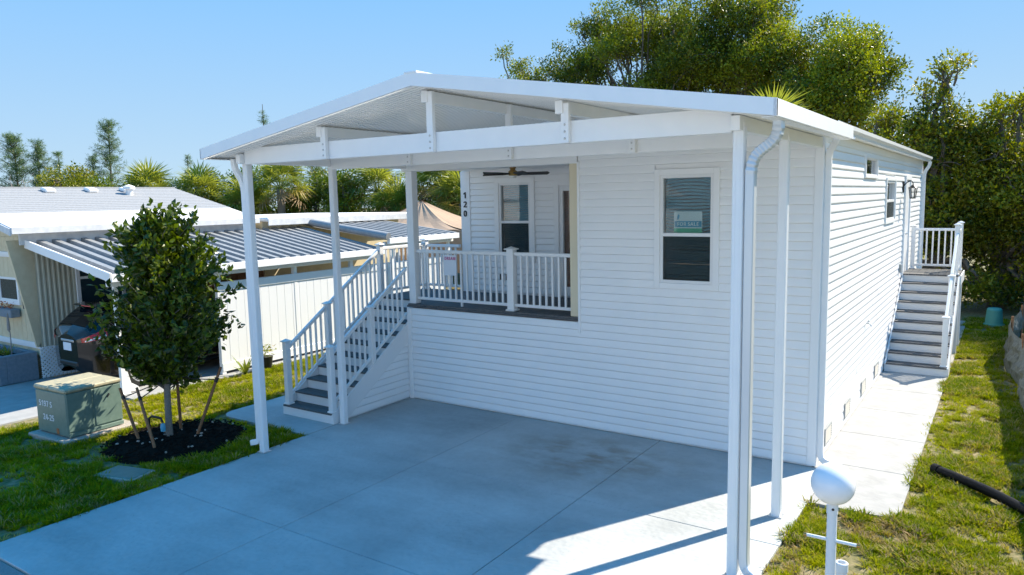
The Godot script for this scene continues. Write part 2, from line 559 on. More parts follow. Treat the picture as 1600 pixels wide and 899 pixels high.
# ------------------------------------------------------------------ world
const CAM := Vector3(9.1457, 3.6584, 10.2172)
const SHADE := Vector3(-0.473, 0, 0.881)      # where shadows fall on the ground

func _ready() -> void:
	rng.seed = 4711
	var cam := Camera3D.new()
	cam.name = "camera"
	cam.position = CAM
	cam.rotation = Vector3(-0.11903, 0.59079, -0.01996)
	cam.fov = 42.24
	cam.far = 2000.0
	add_child(cam)
	cam.current = true
	var we := WorldEnvironment.new()
	we.name = "environment"
	var env := Environment.new()
	env.background_mode = Environment.BG_SKY
	var sm := ProceduralSkyMaterial.new()
	sm.sky_top_color = lin(0.0, 0.22, 0.57)
	sm.sky_horizon_color = lin(0.3, 0.4, 0.47)
	sm.sky_curve = 0.235
	sm.ground_bottom_color = lin(0.1, 0.11, 0.08)
	sm.ground_horizon_color = lin(0.3, 0.38, 0.44)
	sm.sun_angle_max = 0.0
	var sky := Sky.new()
	sky.sky_material = sm
	env.sky = sky
	env.tonemap_mode = Environment.TONE_MAPPER_LINEAR
	env.tonemap_exposure = 1.95
	env.ssao_enabled = true
	env.ssil_enabled = true
	env.sdfgi_enabled = true
	we.environment = env
	add_child(we)
	var sun := DirectionalLight3D.new()
	sun.name = "sun"
	sun.light_energy = 1.6
	sun.light_color = Color(1.0, 0.955, 0.875)
	sun.light_angular_distance = 0.5
	sun.shadow_enabled = true
	add_child(sun)
	var towards := Vector3(-SHADE.x, tan(deg_to_rad(43.7)), -SHADE.z).normalized()
	sun.look_at_from_position(towards * 50.0, Vector3.ZERO, Vector3.UP)
	materials()
	setting()
	house()
	carport()
	front_stairs()
	side_stairs()
	porch_things()
	neighbour()
	car()
	yard()
	trees()
	grass()
	across_road()

# ------------------------------------------------------------------ ground
func setting() -> void:
	var g := MB.new()
	g.span(Vector3(-300, -0.5, -300), Vector3(300, -0.035, 60))
	var o := part(self, "ground", g.mesh(), M.ground)
	o.set_meta("kind", "structure")
	g = MB.new()
	g.span(Vector3(-300, -0.2, 7.06), Vector3(300, -0.02, 14.0))
	o = part(self, "road", g.mesh(), M.asphalt)
	o.set_meta("kind", "structure")
	var dr := structure("driveway")
	var xs := [0.02, 2.42, 4.92, 7.3]
	var zs := [0.0, 2.55, 5.0, 7.05]
	for i in 3:
		for j in 3:
			var s := MB.new()
			s.span(Vector3(xs[i] + 0.005, -0.12, zs[j] + 0.005), Vector3(xs[i + 1] - 0.005, R(-0.001, 0.001), zs[j + 1] - 0.005), 0.004)
			part(dr, "slab", s.mesh(), M.slab)
	var b := MB.new()
	b.span(Vector3(0.03, -0.12, 0.01), Vector3(7.29, -0.014, 7.04))
	part(dr, "joint_filler", b.mesh(), M.deck)
	# landing pad with a rounded corner
	var pts := [Vector2(0.01, 2.546), Vector2(-1.85, 2.546)]
	for k in 7:
		var a := PI * 0.5 + PI * 0.5 * k / 6.0
		pts.append(Vector2(-1.95 + 0.3 * cos(a), 2.246 + 0.3 * sin(a)))
	pts.append(Vector2(-2.25, -2.2)); pts.append(Vector2(0.01, -2.2))
	var p := MB.new()
	p.prism(pts, Vector3(0, -0.12, 0), Vector3.RIGHT, Vector3.BACK, Vector3.UP * 0.121)
	part(dr, "slab", p.mesh(), M.slab)
	var sw := structure("pavement")
	var z := 1.22
	var first := true
	while z > -13.0:
		var z2 := z - 1.52
		var q := MB.new()
		if first:
			var c := [Vector2(7.308, z2 + 0.004), Vector2(7.308, z)]
			for k in 6:
				var a := PI * 0.5 - PI * 0.5 * k / 5.0
				c.append(Vector2(8.0 + 0.26 * cos(a), z - 0.26 + 0.26 * sin(a)))
			c.append(Vector2(8.26, z2 + 0.004))
			q.prism(c, Vector3(0, -0.12, 0), Vector3.RIGHT, Vector3.BACK, Vector3.UP * 0.12)
		else:
			q.span(Vector3(7.1, -0.12, z2 + 0.004), Vector3(8.26, R(-0.002, 0.001), z - 0.004), 0.004)
		part(sw, "slab", q.mesh(), M.walk)
		if first:
			part(sw, "slab", bm(Vector3(0.196, 0.12, 0.29), 0.003), M.walk, Vector3(7.204, -0.061, -0.152))
		first = false
		z = z2
	var nd := structure("neighbour_driveway")
	b = MB.new()
	b.span(Vector3(-8.1, -0.12, -4.5), Vector3(-5.05, -0.004, 7.05), 0.004)
	part(nd, "slab", b.mesh(), M.walk)
	b = MB.new()
	b.span(Vector3(-5.04, -0.12, -4.5), Vector3(-4.62, 0.0, 2.75), 0.004)
	part(nd, "kerb_strip", b.mesh(), M.walk)

# ------------------------------------------------------------------ house
const W := 7.1
const DECK := 1.78
const PW := 3.56
const BACK := -1.95
const LEN := 12.55
func house() -> void:
	var h := thing("white_house", "raised white vinyl sided house with recessed porch and lap siding", "house")
	# front wall
	var fw := grp(h, "front_wall")
	var win := Rect2(4.83, 2.31, 0.96, 1.72)
	siding(fw, Vector3(0.06, 0, 0), Vector3.RIGHT, 6.96, 0.02, 1.72, [])
	siding(fw, Vector3(PW + 0.02, 0, 0), Vector3.RIGHT, 3.44, 1.70, 4.34, [Rect2(win.position.x - PW - 0.02, win.position.y, win.size.x, win.size.y)])
	siding(fw, Vector3(0.0, 0, 0), Vector3.RIGHT, W, 4.34, 5.0, [], 0.158, 0.0, 4.44)
	part(fw, "sheathing", cut_wall([0.0, PW, win.position.x + 0.05, win.end.x - 0.05, W - 0.02], [0.0, 1.7, win.position.y + 0.05, win.end.y - 0.05, 4.42], [Rect2(0, 1.7, PW, 5), Rect2(win.position.x + 0.05, win.position.y + 0.05, win.size.x - 0.1, win.size.y - 0.1)], Vector3(0, 0, -0.1), Vector3.RIGHT, Vector3(0, 0, 0.098)), M.trim)
	var gb := MB.new()
	gb.prism([Vector2(0, 4.42), Vector2(W, 4.42), Vector2(3.55, 4.98)], Vector3(0, 0, -0.1), Vector3.RIGHT, Vector3.UP, Vector3(0, 0, 0.095))
	part(fw, "gable_panel", gb.mesh(), M.trim)
	bspan(fw, "corner_trim", M.trim, Vector3(W - 0.08, 0.02, -0.08), Vector3(W + 0.034, 4.36, 0.036), 0.006)
	bspan(fw, "corner_trim", M.trim, Vector3(-0.03, 0.0, -0.06), Vector3(0.06, 1.7, 0.034), 0.006)
	bspan(fw, "opening_trim", M.trim, Vector3(PW - 0.005, 1.52, -0.1), Vector3(PW + 0.035, 4.2, 0.036), 0.004)
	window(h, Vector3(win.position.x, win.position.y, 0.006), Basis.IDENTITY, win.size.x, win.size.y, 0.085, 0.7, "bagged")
	# right wall
	var rw := grp(h, "side_wall")
	var small := Rect2(3.2, 3.88, 1.34, 0.38)
	var tall := Rect2(5.74, 3.02, 1.4, 0.9)
	var door := Rect2(8.72, 1.74, 1.06, 2.26)
	siding(rw, Vector3(W, 0, -0.08), Vector3(0, 0, -1), LEN - 0.16, 0.02, 4.3, [Rect2(small.position.x - 0.08, small.position.y, small.size.x, small.size.y), Rect2(tall.position.x - 0.08, tall.position.y, tall.size.x, tall.size.y), Rect2(door.position.x - 0.08, door.position.y, door.size.x, door.size.y)])
	var hs := []
	for r: Rect2 in [small, tall, door]: hs.append(r.grow(-0.04))
	part(rw, "sheathing", cut_wall([0.02, 3.24, 4.5, 5.78, 7.1, 8.76, 9.74, LEN], [0.0, 1.78, 3.06, 3.88, 3.92, 3.96, 4.22, 4.42], hs, Vector3(W - 0.1, 0, 0), Vector3(0, 0, -1), Vector3(0.098, 0, 0)), M.trim)
	bspan(rw, "frieze_board", M.trim, Vector3(W + 0.002, 4.3, -LEN + 0.02), Vector3(W + 0.03, 4.42, -0.1), 0.004)
	bspan(rw, "corner_trim", M.trim, Vector3(W - 0.08, 0.02, -LEN), Vector3(W + 0.034, 4.36, -LEN + 0.1), 0.006)
	var rb := Basis(Vector3(0, 0, -1), Vector3.UP, Vector3.RIGHT)
	window(h, Vector3(W + 0.006, small.position.y, -small.position.x), rb, small.size.x, small.size.y, 0.05, 0.0, "")
	window(h, Vector3(W + 0.006, tall.position.y, -tall.position.x), rb, tall.size.x, tall.size.y, 0.06, 0.38, "")
	var dr := grp(h, "side_door", Vector3(W + 0.006, door.position.y, -door.position.x))
	dr.basis = rb
	var c := MB.new()
	c.span(Vector3(0, 0, 0), Vector3(0.1, door.size.y, 0.05), 0.004)
	c.span(Vector3(door.size.x - 0.1, 0, 0), Vector3(door.size.x, door.size.y, 0.05), 0.004)
	c.span(Vector3(0.1, door.size.y - 0.1, 0), Vector3(door.size.x - 0.1, door.size.y, 0.05), 0.004)
	part(dr, "casing", c.mesh(), M.trim)
	part(dr, "door_leaf", bm(Vector3(door.size.x - 0.2, door.size.y - 0.12, 0.045), 0.004), M.rail, Vector3(door.size.x * 0.5, door.size.y * 0.5 - 0.05, 0.0))
	c = MB.new()
	c.lathe(Vector3.ZERO, [[0.0, -0.03], [0.03, -0.02], [0.035, 0.0], [0.03, 0.02], [0.0, 0.03]], 12)
	part(dr, "door_knob", c.mesh(), M.galv, Vector3(0.2, 0.95, 0.06))
	# vents low on the side wall
	for z0 in [0.57, 2.06, 3.6, 5.1]:
		var vn := grp(h, "foundation_vent", Vector3(W + 0.022, 0.12, -z0))
		vn.basis = rb
		c = MB.new()
		c.span(Vector3(0, 0, 0), Vector3(0.03, 0.25, 0.016), 0.003)
		c.span(Vector3(0.43, 0, 0), Vector3(0.46, 0.25, 0.016), 0.003)
		c.span(Vector3(0.03, 0, 0), Vector3(0.43, 0.03, 0.016), 0.003)
		c.span(Vector3(0.03, 0.22, 0), Vector3(0.43, 0.25, 0.016), 0.003)
		part(vn, "frame", c.mesh(), M.plastic)
		for k in 6:
			part(vn, "louvre", bm(Vector3(0.4, 0.026, 0.004)), M.vent, Vector3(0.23, 0.045 + k * 0.033, 0.008), Basis(Vector3.RIGHT, -0.7))
	# porch shell
	var pb := grp(h, "porch_wall", Vector3(0, 0, BACK))
	var pwin := Rect2(0.63, 2.42, 0.93, 1.64)
	var pdoor := Rect2(2.0, 1.78, 1.1, 2.2)
	siding(pb, Vector3(0.02, 0, 0), Vector3.RIGHT, PW - 0.02, DECK + 0.03, 4.24, [Rect2(pwin.position.x - 0.02, pwin.position.y, pwin.size.x, pwin.size.y), Rect2(pdoor.position.x - 0.02, pdoor.position.y, pdoor.size.x, pdoor.size.y)])
	part(pb, "sheathing", cut_wall([-0.2, pwin.position.x + 0.05, pwin.end.x - 0.05, pdoor.position.x + 0.05, pdoor.end.x - 0.05, PW + 0.1], [0.0, 1.78, pwin.position.y + 0.05, 3.93, pwin.end.y - 0.05, 4.42], [pwin.grow(-0.04), Rect2(2.04, 1.7, 1.02, 2.24)], Vector3(0, 0, -0.1), Vector3.RIGHT, Vector3(0, 0, 0.098)), M.trim)
	bspan(pb, "corner_trim", M.trim, Vector3(-0.21, 0.0, -0.1), Vector3(0.02, 4.22, 0.032), 0.005)
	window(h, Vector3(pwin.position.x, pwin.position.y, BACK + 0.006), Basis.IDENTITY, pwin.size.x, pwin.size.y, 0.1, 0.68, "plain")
	var pd := grp(h, "front_door", Vector3(pdoor.position.x, pdoor.position.y, BACK + 0.006))
	c = MB.new()
	c.span(Vector3(0, 0, 0), Vector3(0.1, 2.2, 0.05), 0.004)
	c.span(Vector3(1.0, 0, 0), Vector3(1.1, 2.2, 0.05), 0.004)
	c.span(Vector3(0.1, 2.1, 0), Vector3(1.0, 2.2, 0.05), 0.004)
	part(pd, "casing", c.mesh(), M.trim)
	c = MB.new()
	c.span(Vector3(0.1, 0.02, -0.04), Vector3(0.18, 2.1, 0.02), 0.003)
	c.span(Vector3(0.92, 0.02, -0.04), Vector3(1.0, 2.1, 0.02), 0.003)
	c.span(Vector3(0.18, 0.02, -0.04), Vector3(0.92, 0.2, 0.02), 0.003)
	c.span(Vector3(0.18, 2.0, -0.04), Vector3(0.92, 2.1, 0.02), 0.003)
	part(pd, "door_frame", c.mesh(), M.rail)
	part(pd, "pane", bm(Vector3(0.74, 1.8, 0.006)), M.glass, Vector3(0.55, 1.1, -0.01))
	part(pd, "inner_leaf", bm(Vector3(0.86, 2.06, 0.03)), M.stake, Vector3(0.55, 1.05, -0.075))
	bspan(h, "outlet", M.black, Vector3(0.72, 2.05, BACK + 0.02), Vector3(0.8, 2.17, BACK + 0.04), 0.004)
	bspan(h, "outlet", M.black, Vector3(0.86, 2.05, BACK + 0.02), Vector3(0.9, 2.17, BACK + 0.04), 0.004)
	# house number
	var y := 3.74
	for t in ["1", "2", "0"]:
		var tm := TextMesh.new()
		var fo := SystemFont.new()
		fo.font_names = PackedStringArray(["Droid Sans"])
		fo.font_weight = 700
		tm.font = fo
		tm.text = t
		tm.font_size = 40
		tm.pixel_size = 0.0042
		tm.depth = 0.012
		part(h, "house_number", tm, M.dark, Vector3(-0.095, y, BACK + 0.04))
		y -= 0.185
	# porch side wall, ceiling, floor
	part(h, "porch_side_wall", bm(Vector3(0.1, 2.6, 1.84)), M.vinyl, Vector3(PW + 0.06, 3.08, BACK * 0.5 - 0.01))
	part(h, "porch_ceiling", bm(Vector3(PW + 0.2, 0.04, -BACK - 0.12)), M.trim, Vector3(PW * 0.5 - 0.05, 4.25, BACK * 0.5))
	var pl := grp(h, "porch_floor")
	var x := 0.0
	while x < PW - 0.05:
		bspan(pl, "deck_board", M.deck, Vector3(x + 0.003, DECK - 0.03, BACK + 0.03), Vector3(minf(x + 0.137, PW - 0.003), DECK, 0.03), 0.003)
		x += 0.14
	bspan(pl, "rim_board", M.deck, Vector3(-0.02, DECK - 0.06, 0.0), Vector3(PW - 0.006, DECK - 0.032, 0.034), 0.003)
	part(pl, "joist_deck", bm(Vector3(PW - 0.1, 0.05, -BACK - 0.1)), M.stake, Vector3(PW * 0.5, DECK - 0.09, BACK * 0.5))
	# porch posts and header
	bspan(h, "porch_post", M.trim, Vector3(0.0, DECK, -0.17), Vector3(0.155, 4.18, -0.02), 0.006)
	bspan(h, "porch_post", M.cream, Vector3(PW - 0.165, DECK, -0.16), Vector3(PW - 0.008, 4.18, -0.012), 0.006)
	bspan(h, "header", M.trim, Vector3(-0.05, 4.175, -0.19), Vector3(PW - 0.008, 4.34, 0.03), 0.006)
	# left and rear walls, floor
	part(h, "left_wall", bm(Vector3(0.1, 4.4, LEN + BACK - 0.1)), M.vinyl, Vector3(-0.05, 2.2, -(LEN - BACK) * 0.5 - 0.02))
	part(h, "rear_wall", bm(Vector3(W - 0.04, 4.4, 0.1)), M.vinyl, Vector3(W * 0.5, 2.2, -LEN + 0.06))
	part(h, "inner_floor", bm(Vector3(W - 0.3, 0.1, LEN + BACK - 0.3)), M.pad, Vector3(W * 0.5, 1.7, -(LEN - BACK) * 0.5))
	part(h, "inner_floor", bm(Vector3(W - PW - 0.4, 0.1, 1.7)), M.pad, Vector3((W + PW) * 0.5 + 0.05, 1.7, -1.05))
	# roof
	var rf := grp(h, "roof")
	for s in [-1.0, 1.0]:
		var r := MB.new()
		var e := Vector3(3.55 + s * 3.72, 4.47, 0)
		var t := Vector3(3.55, 5.06, 0)
		var n := Vector3(s * 0.158, 1, 0).normalized() * 0.07
		r.prism([Vector2(e.x, e.y), Vector2(t.x, t.y), Vector2(t.x, t.y + 0.07), Vector2(e.x, e.y + 0.07)], Vector3(0, 0, 0.26), Vector3.RIGHT, Vector3.UP, Vector3(0, 0, -LEN - 0.36))
		part(rf, "roof_slope", r.mesh(), M.shingle)
	bspan(rf, "soffit", M.trim, Vector3(W + 0.002, 4.425, -LEN - 0.08), Vector3(W + 0.14, 4.445, 0.2), 0.0)
	bspan(rf, "fascia_board", M.trim, Vector3(W + 0.1, 4.44, -LEN - 0.09), Vector3(W + 0.125, 4.53, 0.24), 0.003)
	# gutter along the eave
	var gp := [Vector2(0.13, 4.405), Vector2(0.19, 4.405), Vector2(0.2, 4.44), Vector2(0.235, 4.475), Vector2(0.24, 4.525), Vector2(0.225, 4.53), Vector2(0.222, 4.48), Vector2(0.187, 4.445), Vector2(0.18, 4.415), Vector2(0.14, 4.415), Vector2(0.14, 4.53), Vector2(0.13, 4.53)]
	var gm := MB.new()
	gm.prism(gp, Vector3(W, 0, 0.26), Vector3.RIGHT, Vector3.UP, Vector3(0, 0, -LEN - 0.34))
	part(rf, "gutter", gm.mesh(), M.alum)
	# downspouts on the side wall
	var path := bezier(Vector3(W + 0.19, 4.41, 0.12), Vector3(W + 0.19, 4.2, 0.12), Vector3(W + 0.05, 4.25, 0.02), Vector3(W + 0.07, 4.0, 0.0), 10)
	path.append(Vector3(W + 0.07, 2.2, 0.0))
	path += bezier(Vector3(W + 0.07, 0.3, 0.0), Vector3(W + 0.07, 0.1, 0.0), Vector3(W + 0.07, 0.1, 0.0), Vector3(W + 0.27, 0.07, 0.08), 8)
	part(h, "downspout", sweep(path, 0.06, 0.08, [], Vector3.BACK), M.alum, Vector3(0.0, 0, -0.06))
	path = bezier(Vector3(W + 0.19, 4.41, -LEN + 0.05), Vector3(W + 0.19, 4.2, -LEN + 0.05), Vector3(W + 0.07, 4.25, -LEN + 0.05), Vector3(W + 0.07, 4.0, -LEN + 0.05), 10)
	path.append(Vector3(W + 0.07, 0.2, -LEN + 0.05))
	part(h, "downspout", sweep(path, 0.06, 0.08, [], Vector3.BACK), M.alum)
	# hose tap
	c = MB.new()
	c.tube([Vector3(W, 1.36, -3.96), Vector3(W + 0.07, 1.36, -3.96), Vector3(W + 0.11, 1.31, -3.96)], [0.012, 0.014, 0.012], 8)
	c.tube([Vector3(W + 0.06, 1.4, -3.92), Vector3(W + 0.06, 1.4, -4.0)], [0.02, 0.02], 8)
	part(h, "hose_tap", c.mesh(), M.galv)
	bspan(h, "outlet_box", M.plastic, Vector3(W + 0.004, 1.85, -8.42), Vector3(W + 0.07, 2.03, -8.3), 0.005)

# ------------------------------------------------------------------ carport
const XL := -0.34
const XR := 7.51
const ZF := 3.85
func roof_y(x: float) -> float: return 4.29 + 0.159 * (minf(x - XL, XR - x))      # underside
func carport() -> void:
	var c := thing("carport", "white aluminium gabled carport on four posts in front of house", "carport")
	var xm := (XL + XR) * 0.5
	for p in [Vector2(0.1, 3.41), Vector2(7.08, 3.41), Vector2(0.1, 1.81), Vector2(7.08, 1.81)]:
		var po := part(c, "post", bm(Vector3(0.1, 4.31, 0.1), 0.008), M.alum, Vector3(p.x, 2.155, p.y))
		part(po, "base_plate", bm(Vector3(0.15, 0.012, 0.15), 0.003), M.screw, Vector3(0, -2.149, 0))
		for s in [-1.0, 1.0]:
			part(po, "groove", bm(Vector3(0.012, 4.2, 0.004)), M.alum, Vector3(s * 0.022, 0, 0.0515))
			part(po, "groove", bm(Vector3(0.004, 4.2, 0.012)), M.alum, Vector3(0.0515, 0, s * 0.022))
	for z in [3.46, 1.86]:
		var y0 := 4.205 if z > 3.0 else 4.17
		bspan(c, "cross_beam", M.alum, Vector3(0.152, y0, z - 0.04), Vector3(7.028, y0 + 0.225, z + 0.03), 0.005)
		for x in [1.82, xm, 5.35]:
			var ht: float = roof_y(x) - 0.03 - y0
			var st := part(c, "king_stud", bm(Vector3(0.09, ht, 0.055), 0.004), M.alum, Vector3(x, y0 + ht * 0.5, z + 0.06))
			for k in 3:
				var b := MB.new()
				b.lathe(Vector3.ZERO, [[0.013, 0.0], [0.013, 0.005], [0.008, 0.012], [0.0, 0.014]], 8)
				part(st, "bolt", b.mesh(), M.screw, Vector3(0.0, -ht * 0.5 + 0.045 + k * 0.07, 0.028), Basis(Vector3.RIGHT, PI / 2))
	for x in [0.1, 1.76, xm - 0.06, 5.29, 7.08]:
		var yt: float = roof_y(x) - 0.012
		bspan(c, "purlin", M.alum, Vector3(x - 0.045, yt - 0.13, 0.1), Vector3(x + 0.045, yt, 3.56), 0.004)
	# roof pans: folded sheets, each 0.305 m wide, from eave to ridge
	for s in [-1.0, 1.0]:
		var pan := MB.new()
		var run := (XR - XL) * 0.5
		var prof := []
		var w := 0.305
		for k in 4:
			var z0 := k * w / 4.0
			prof += [Vector2(z0, 0), Vector2(z0 + 0.03, 0), Vector2(z0 + 0.04, 0.022), Vector2(z0 + 0.066, 0.022)]
		prof.append(Vector2(w, 0))
		for t in [0.0, 0.006]:
			for k in prof.size() - 1:
				var p: Vector2 = prof[k]
				var q: Vector2 = prof[k + 1]
				var a0 := Vector3(0, p.y + t, p.x)
				var a1 := Vector3(0, q.y + t, q.x)
				var up := Vector3(-s * run, 0.159 * run, 0)
				pan.qout(a0, a1, a1 + up, a0 + up, (a0 + a1) * 0.5 + up * 0.5 + Vector3.UP * (1.0 if t == 0.0 else -1.0))
		var mesh := pan.mesh()
		var z := 0.12
		while z < 3.72:
			part(c, "roof_pan", mesh, M.pan, Vector3(xm + s * run, 4.292, z))
			z += 0.305
		# fascia on the gable and gutter on the eave
		var e := Vector3(xm + s * run, 4.36, ZF - 0.02)
		var r := Vector3(xm, 4.36 + 0.159 * run, ZF - 0.02)
		var f := MB.new()
		f.prism([Vector2(e.x, e.y - 0.072), Vector2(r.x, r.y - 0.072), Vector2(r.x, r.y + 0.072), Vector2(e.x, e.y + 0.072)], Vector3(0, 0, ZF - 0.035), Vector3.RIGHT, Vector3.UP, Vector3(0, 0, 0.035))
		part(c, "gable_fascia", f.mesh(), M.alum)
		var g := MB.new()
		g.span(Vector3(e.x - (0.03 if s > 0 else 0.0), 4.288, 0.3), Vector3(e.x + (0.0 if s > 0 else 0.03), 4.432, ZF), 0.004)
		g.span(Vector3(e.x - s * 0.03, 4.285, 0.3), Vector3(e.x - s * 0.13, 4.292, ZF - 0.04))
		part(c, "eave_gutter", g.mesh(), M.alum)
	bspan(c, "ridge_cap", M.alum, Vector3(xm - 0.09, 4.36 + 0.159 * (XR - xm) + 0.06, 0.2), Vector3(xm + 0.09, 4.36 + 0.159 * (XR - xm) + 0.082, ZF + 0.005), 0.004)
	bspan(c, "wall_channel", M.alum, Vector3(0.2, 4.36, 0.032), Vector3(7.0, 4.46, 0.1), 0.004)
	# downspouts
	var p := bezier(Vector3(XL + 0.27, 4.29, 3.5), Vector3(XL + 0.27, 4.02, 3.5), Vector3(-0.0, 4.1, 3.42), Vector3(0.0, 3.8, 3.41), 16)
	p.append(Vector3(0.0, 2.0, 3.41))
	p += bezier(Vector3(0.0, 0.3, 3.41), Vector3(0.0, 0.12, 3.41), Vector3(0.0, 0.14, 3.41), Vector3(-0.14, 0.11, 3.45), 8)
	part(c, "downspout", sweep(p, 0.065, 0.08, [], Vector3.BACK), M.alum)
	p = [Vector3(XR - 0.09, 4.29, 3.42)]
	p += bezier(Vector3(XR - 0.09, 4.25, 3.42), Vector3(XR - 0.09, 4.02, 3.42), Vector3(7.19, 4.12, 3.41), Vector3(7.185, 3.83, 3.41), 24)
	p.append(Vector3(7.185, 2.0, 3.41))
	p += bezier(Vector3(7.185, 0.3, 3.41), Vector3(7.185, 0.1, 3.41), Vector3(7.185, 0.1, 3.41), Vector3(7.36, 0.06, 3.5), 10)
	part(c, "downspout", sweep(p, 0.1, 0.085, [2, 24], Vector3.BACK), M.galv)

# ------------------------------------------------------------------ stairs
const RISE := 0.178
const RUN := 0.27
# local frame: x across (0..w), steps climb towards -z from z = 0
func flight(o: Node3D, w: float, tread_mat: Material) -> void:
	for k in 10:
		var z := -k * RUN
		var y := (k + 1) * RISE
		bspan(o, "riser", M.rail, Vector3(0.03, y - RISE, z - 0.02), Vector3(w - 0.03, y - 0.028, z), 0.002)
		if k < 9:
			bspan(o, "tread", tread_mat, Vector3(0.032, y - 0.028, z - RUN - 0.012), Vector3(w - 0.032, y, z - RUN * 0.5 + 0.002), 0.004)
			bspan(o, "tread", tread_mat, Vector3(0.032, y - 0.028, z - RUN * 0.5 + 0.006), Vector3(w - 0.032, y, z + 0.025), 0.004)
	for x in [0.0, w - 0.03]:
		var m := MB.new()
		m.prism([Vector2(0.0, 0.0), Vector2(0.0, RISE * 0.9), Vector2(-9 * RUN, RISE * 9.9), Vector2(-9 * RUN, RISE * 9.9 - 0.36), Vector2(-0.30, 0.0)], Vector3(x, 0, 0), Vector3.BACK, Vector3.UP, Vector3(0.03, 0, 0))
		part(o, "stringer", m.mesh(), M.rail)

func front_stairs() -> void:
	var o := thing("front_stairs", "white staircase with dark treads climbing to the porch under carport", "stairs", Vector3(-1.27, 0, 1.94))
	var w := 1.25
	flight(o, w, M.deck)
	var zt := -9 * RUN
	var zl := BACK - 1.94
	# landing
	var x := 0.0
	var ld := grp(o, "landing")
	while x < w - 0.05:
		bspan(ld, "deck_board", M.deck, Vector3(x + 0.003, DECK - 0.03, zl), Vector3(minf(x + 0.137, w), DECK, zt + 0.03), 0.003)
		x += 0.14
	for q in [Vector3(0.06, 0, zt - 0.1), Vector3(0.06, 0, zl + 0.1), Vector3(w - 0.1, 0, zl + 0.1)]:
		bspan(ld, "support_post", M.rail, q + Vector3(-0.05, 0, -0.05), q + Vector3(0.05, DECK - 0.04, 0.05), 0.005)
	# skirt panel of lap boards on the open side
	var sk := grp(o, "skirt", Vector3(w, 0, 0))
	var bk := MB.new()
	bk.prism([Vector2(-0.25, 0.0), Vector2(-1.93, 0.0), Vector2(-1.93, 1.2)], Vector3(-0.05, 0, 0), Vector3.BACK, Vector3.UP, Vector3(0.014, 0, 0))
	part(sk, "backing_panel", bk.mesh(), M.trim)
	var k := 0
	while k * LAP < 1.72:
		var y := 0.02 + k * LAP
		k += 1
		var z0 := -0.2 - y / 0.657
		var z1 := -1.93
		if z0 - z1 < 0.08: continue
		part(sk, "siding_board", lap_mesh(z0 - z1), M.vinyl, Vector3(-0.034, y, z0), Basis(Vector3(0, 0, -1), Vector3.UP, Vector3.RIGHT))
	# railings
	for s in 2:
		var rl := grp(o, "railing", Vector3(0.1 if s == 0 else w - 0.065, 0, 0))
		var zs := [-0.06, -1.03, zt - 0.02]
		var last := 2 if s == 0 else 1
		for i in last + 1:
			var yb: float = RISE * (ceil(-zs[i] / RUN + 0.1)) if i < 2 else DECK
			newel(rl, Vector3(0, yb, zs[i]), 1.1 if i < 2 else 1.02, 0.1)
		var sl := RISE / RUN
		var base := func(z: float) -> float: return RISE - z * sl
		var ends := [zs[0] - 0.05, zs[1] + 0.05, zs[1] - 0.05, zs[2] + 0.05] if s == 0 else [zs[0] - 0.05, zs[1] + 0.05, zs[1] - 0.05, -1.98]
		for i in 2:
			var a := Vector3(0, base.call(ends[i * 2]), ends[i * 2])
			var b := Vector3(0, base.call(ends[i * 2 + 1]), ends[i * 2 + 1])
			rail_panel(rl, a, b, 0.1, 0.93, 0.125)
		if s == 0:
			rail_panel(rl, Vector3(0, DECK, zt - 0.07), Vector3(0, DECK, zl + 0.12), 0.1, 0.95)
			newel(rl, Vector3(0, DECK, zl + 0.07), 1.04, 0.11)
			rail_panel(rl, Vector3(0.06, DECK, zl + 0.07), Vector3(w - 0.3, DECK, zl + 0.07), 0.1, 0.93)

func side_stairs() -> void:
	var o := thing("side_stairs", "white staircase with grey treads rising along sunny side wall to a door", "stairs", Vector3(7.13, 0, -6.4))
	var w := 1.14
	flight(o, w, M.deck)
	var zt := -9 * RUN
	var zl := -10.15 + 6.4
	var ld := grp(o, "landing")
	var x := 0.0
	while x < w - 0.05:
		bspan(ld, "deck_board", M.deck, Vector3(x + 0.003, DECK - 0.03, zl), Vector3(minf(x + 0.137, w), DECK, zt + 0.03), 0.003)
		x += 0.14
	bspan(ld, "rim_board", M.rail, Vector3(w + 0.002, DECK - 0.22, zl), Vector3(w + 0.03, DECK - 0.002, zt), 0.004)
	for q in [Vector3(w - 0.06, 0, zt - 0.12), Vector3(w - 0.06, 0, zl + 0.1), Vector3(0.08, 0, zl + 0.1)]:
		bspan(ld, "support_post", M.rail, q + Vector3(-0.05, 0, -0.05), q + Vector3(0.05, DECK - 0.04, 0.05), 0.005)
	var rl := grp(o, "railing", Vector3(w - 0.09, 0, 0))
	var zs := [-0.1, -1.2, zt - 0.06]
	for i in 3:
		newel(rl, Vector3(0, RISE * ceil(-zs[i] / RUN + 0.05) if i < 2 else DECK, zs[i]), 0.98 if i < 2 else 1.1, 0.1)
	var sl := RISE / RUN
	for q in [[zs[0] - 0.05, zs[1] + 0.05], [zs[1] - 0.05, zs[2] + 0.05]]:
		rail_panel(rl, Vector3(0, RISE - q[0] * sl, q[0]), Vector3(0, RISE - q[1] * sl, q[1]), 0.1, 0.9)
	rail_panel(rl, Vector3(0, DECK, zs[2] - 0.05), Vector3(0, DECK, zl + 0.12), 0.1, 0.95)
	newel(rl, Vector3(0, DECK, zl + 0.07), 1.1, 0.1)
	rail_panel(rl, Vector3(-0.05, DECK, zl + 0.07), Vector3(-w + 0.2, DECK, zl + 0.07), 0.1, 0.95, 0.13)
	newel(rl, Vector3(-w + 0.17, DECK, zl + 0.07), 1.02, 0.09)

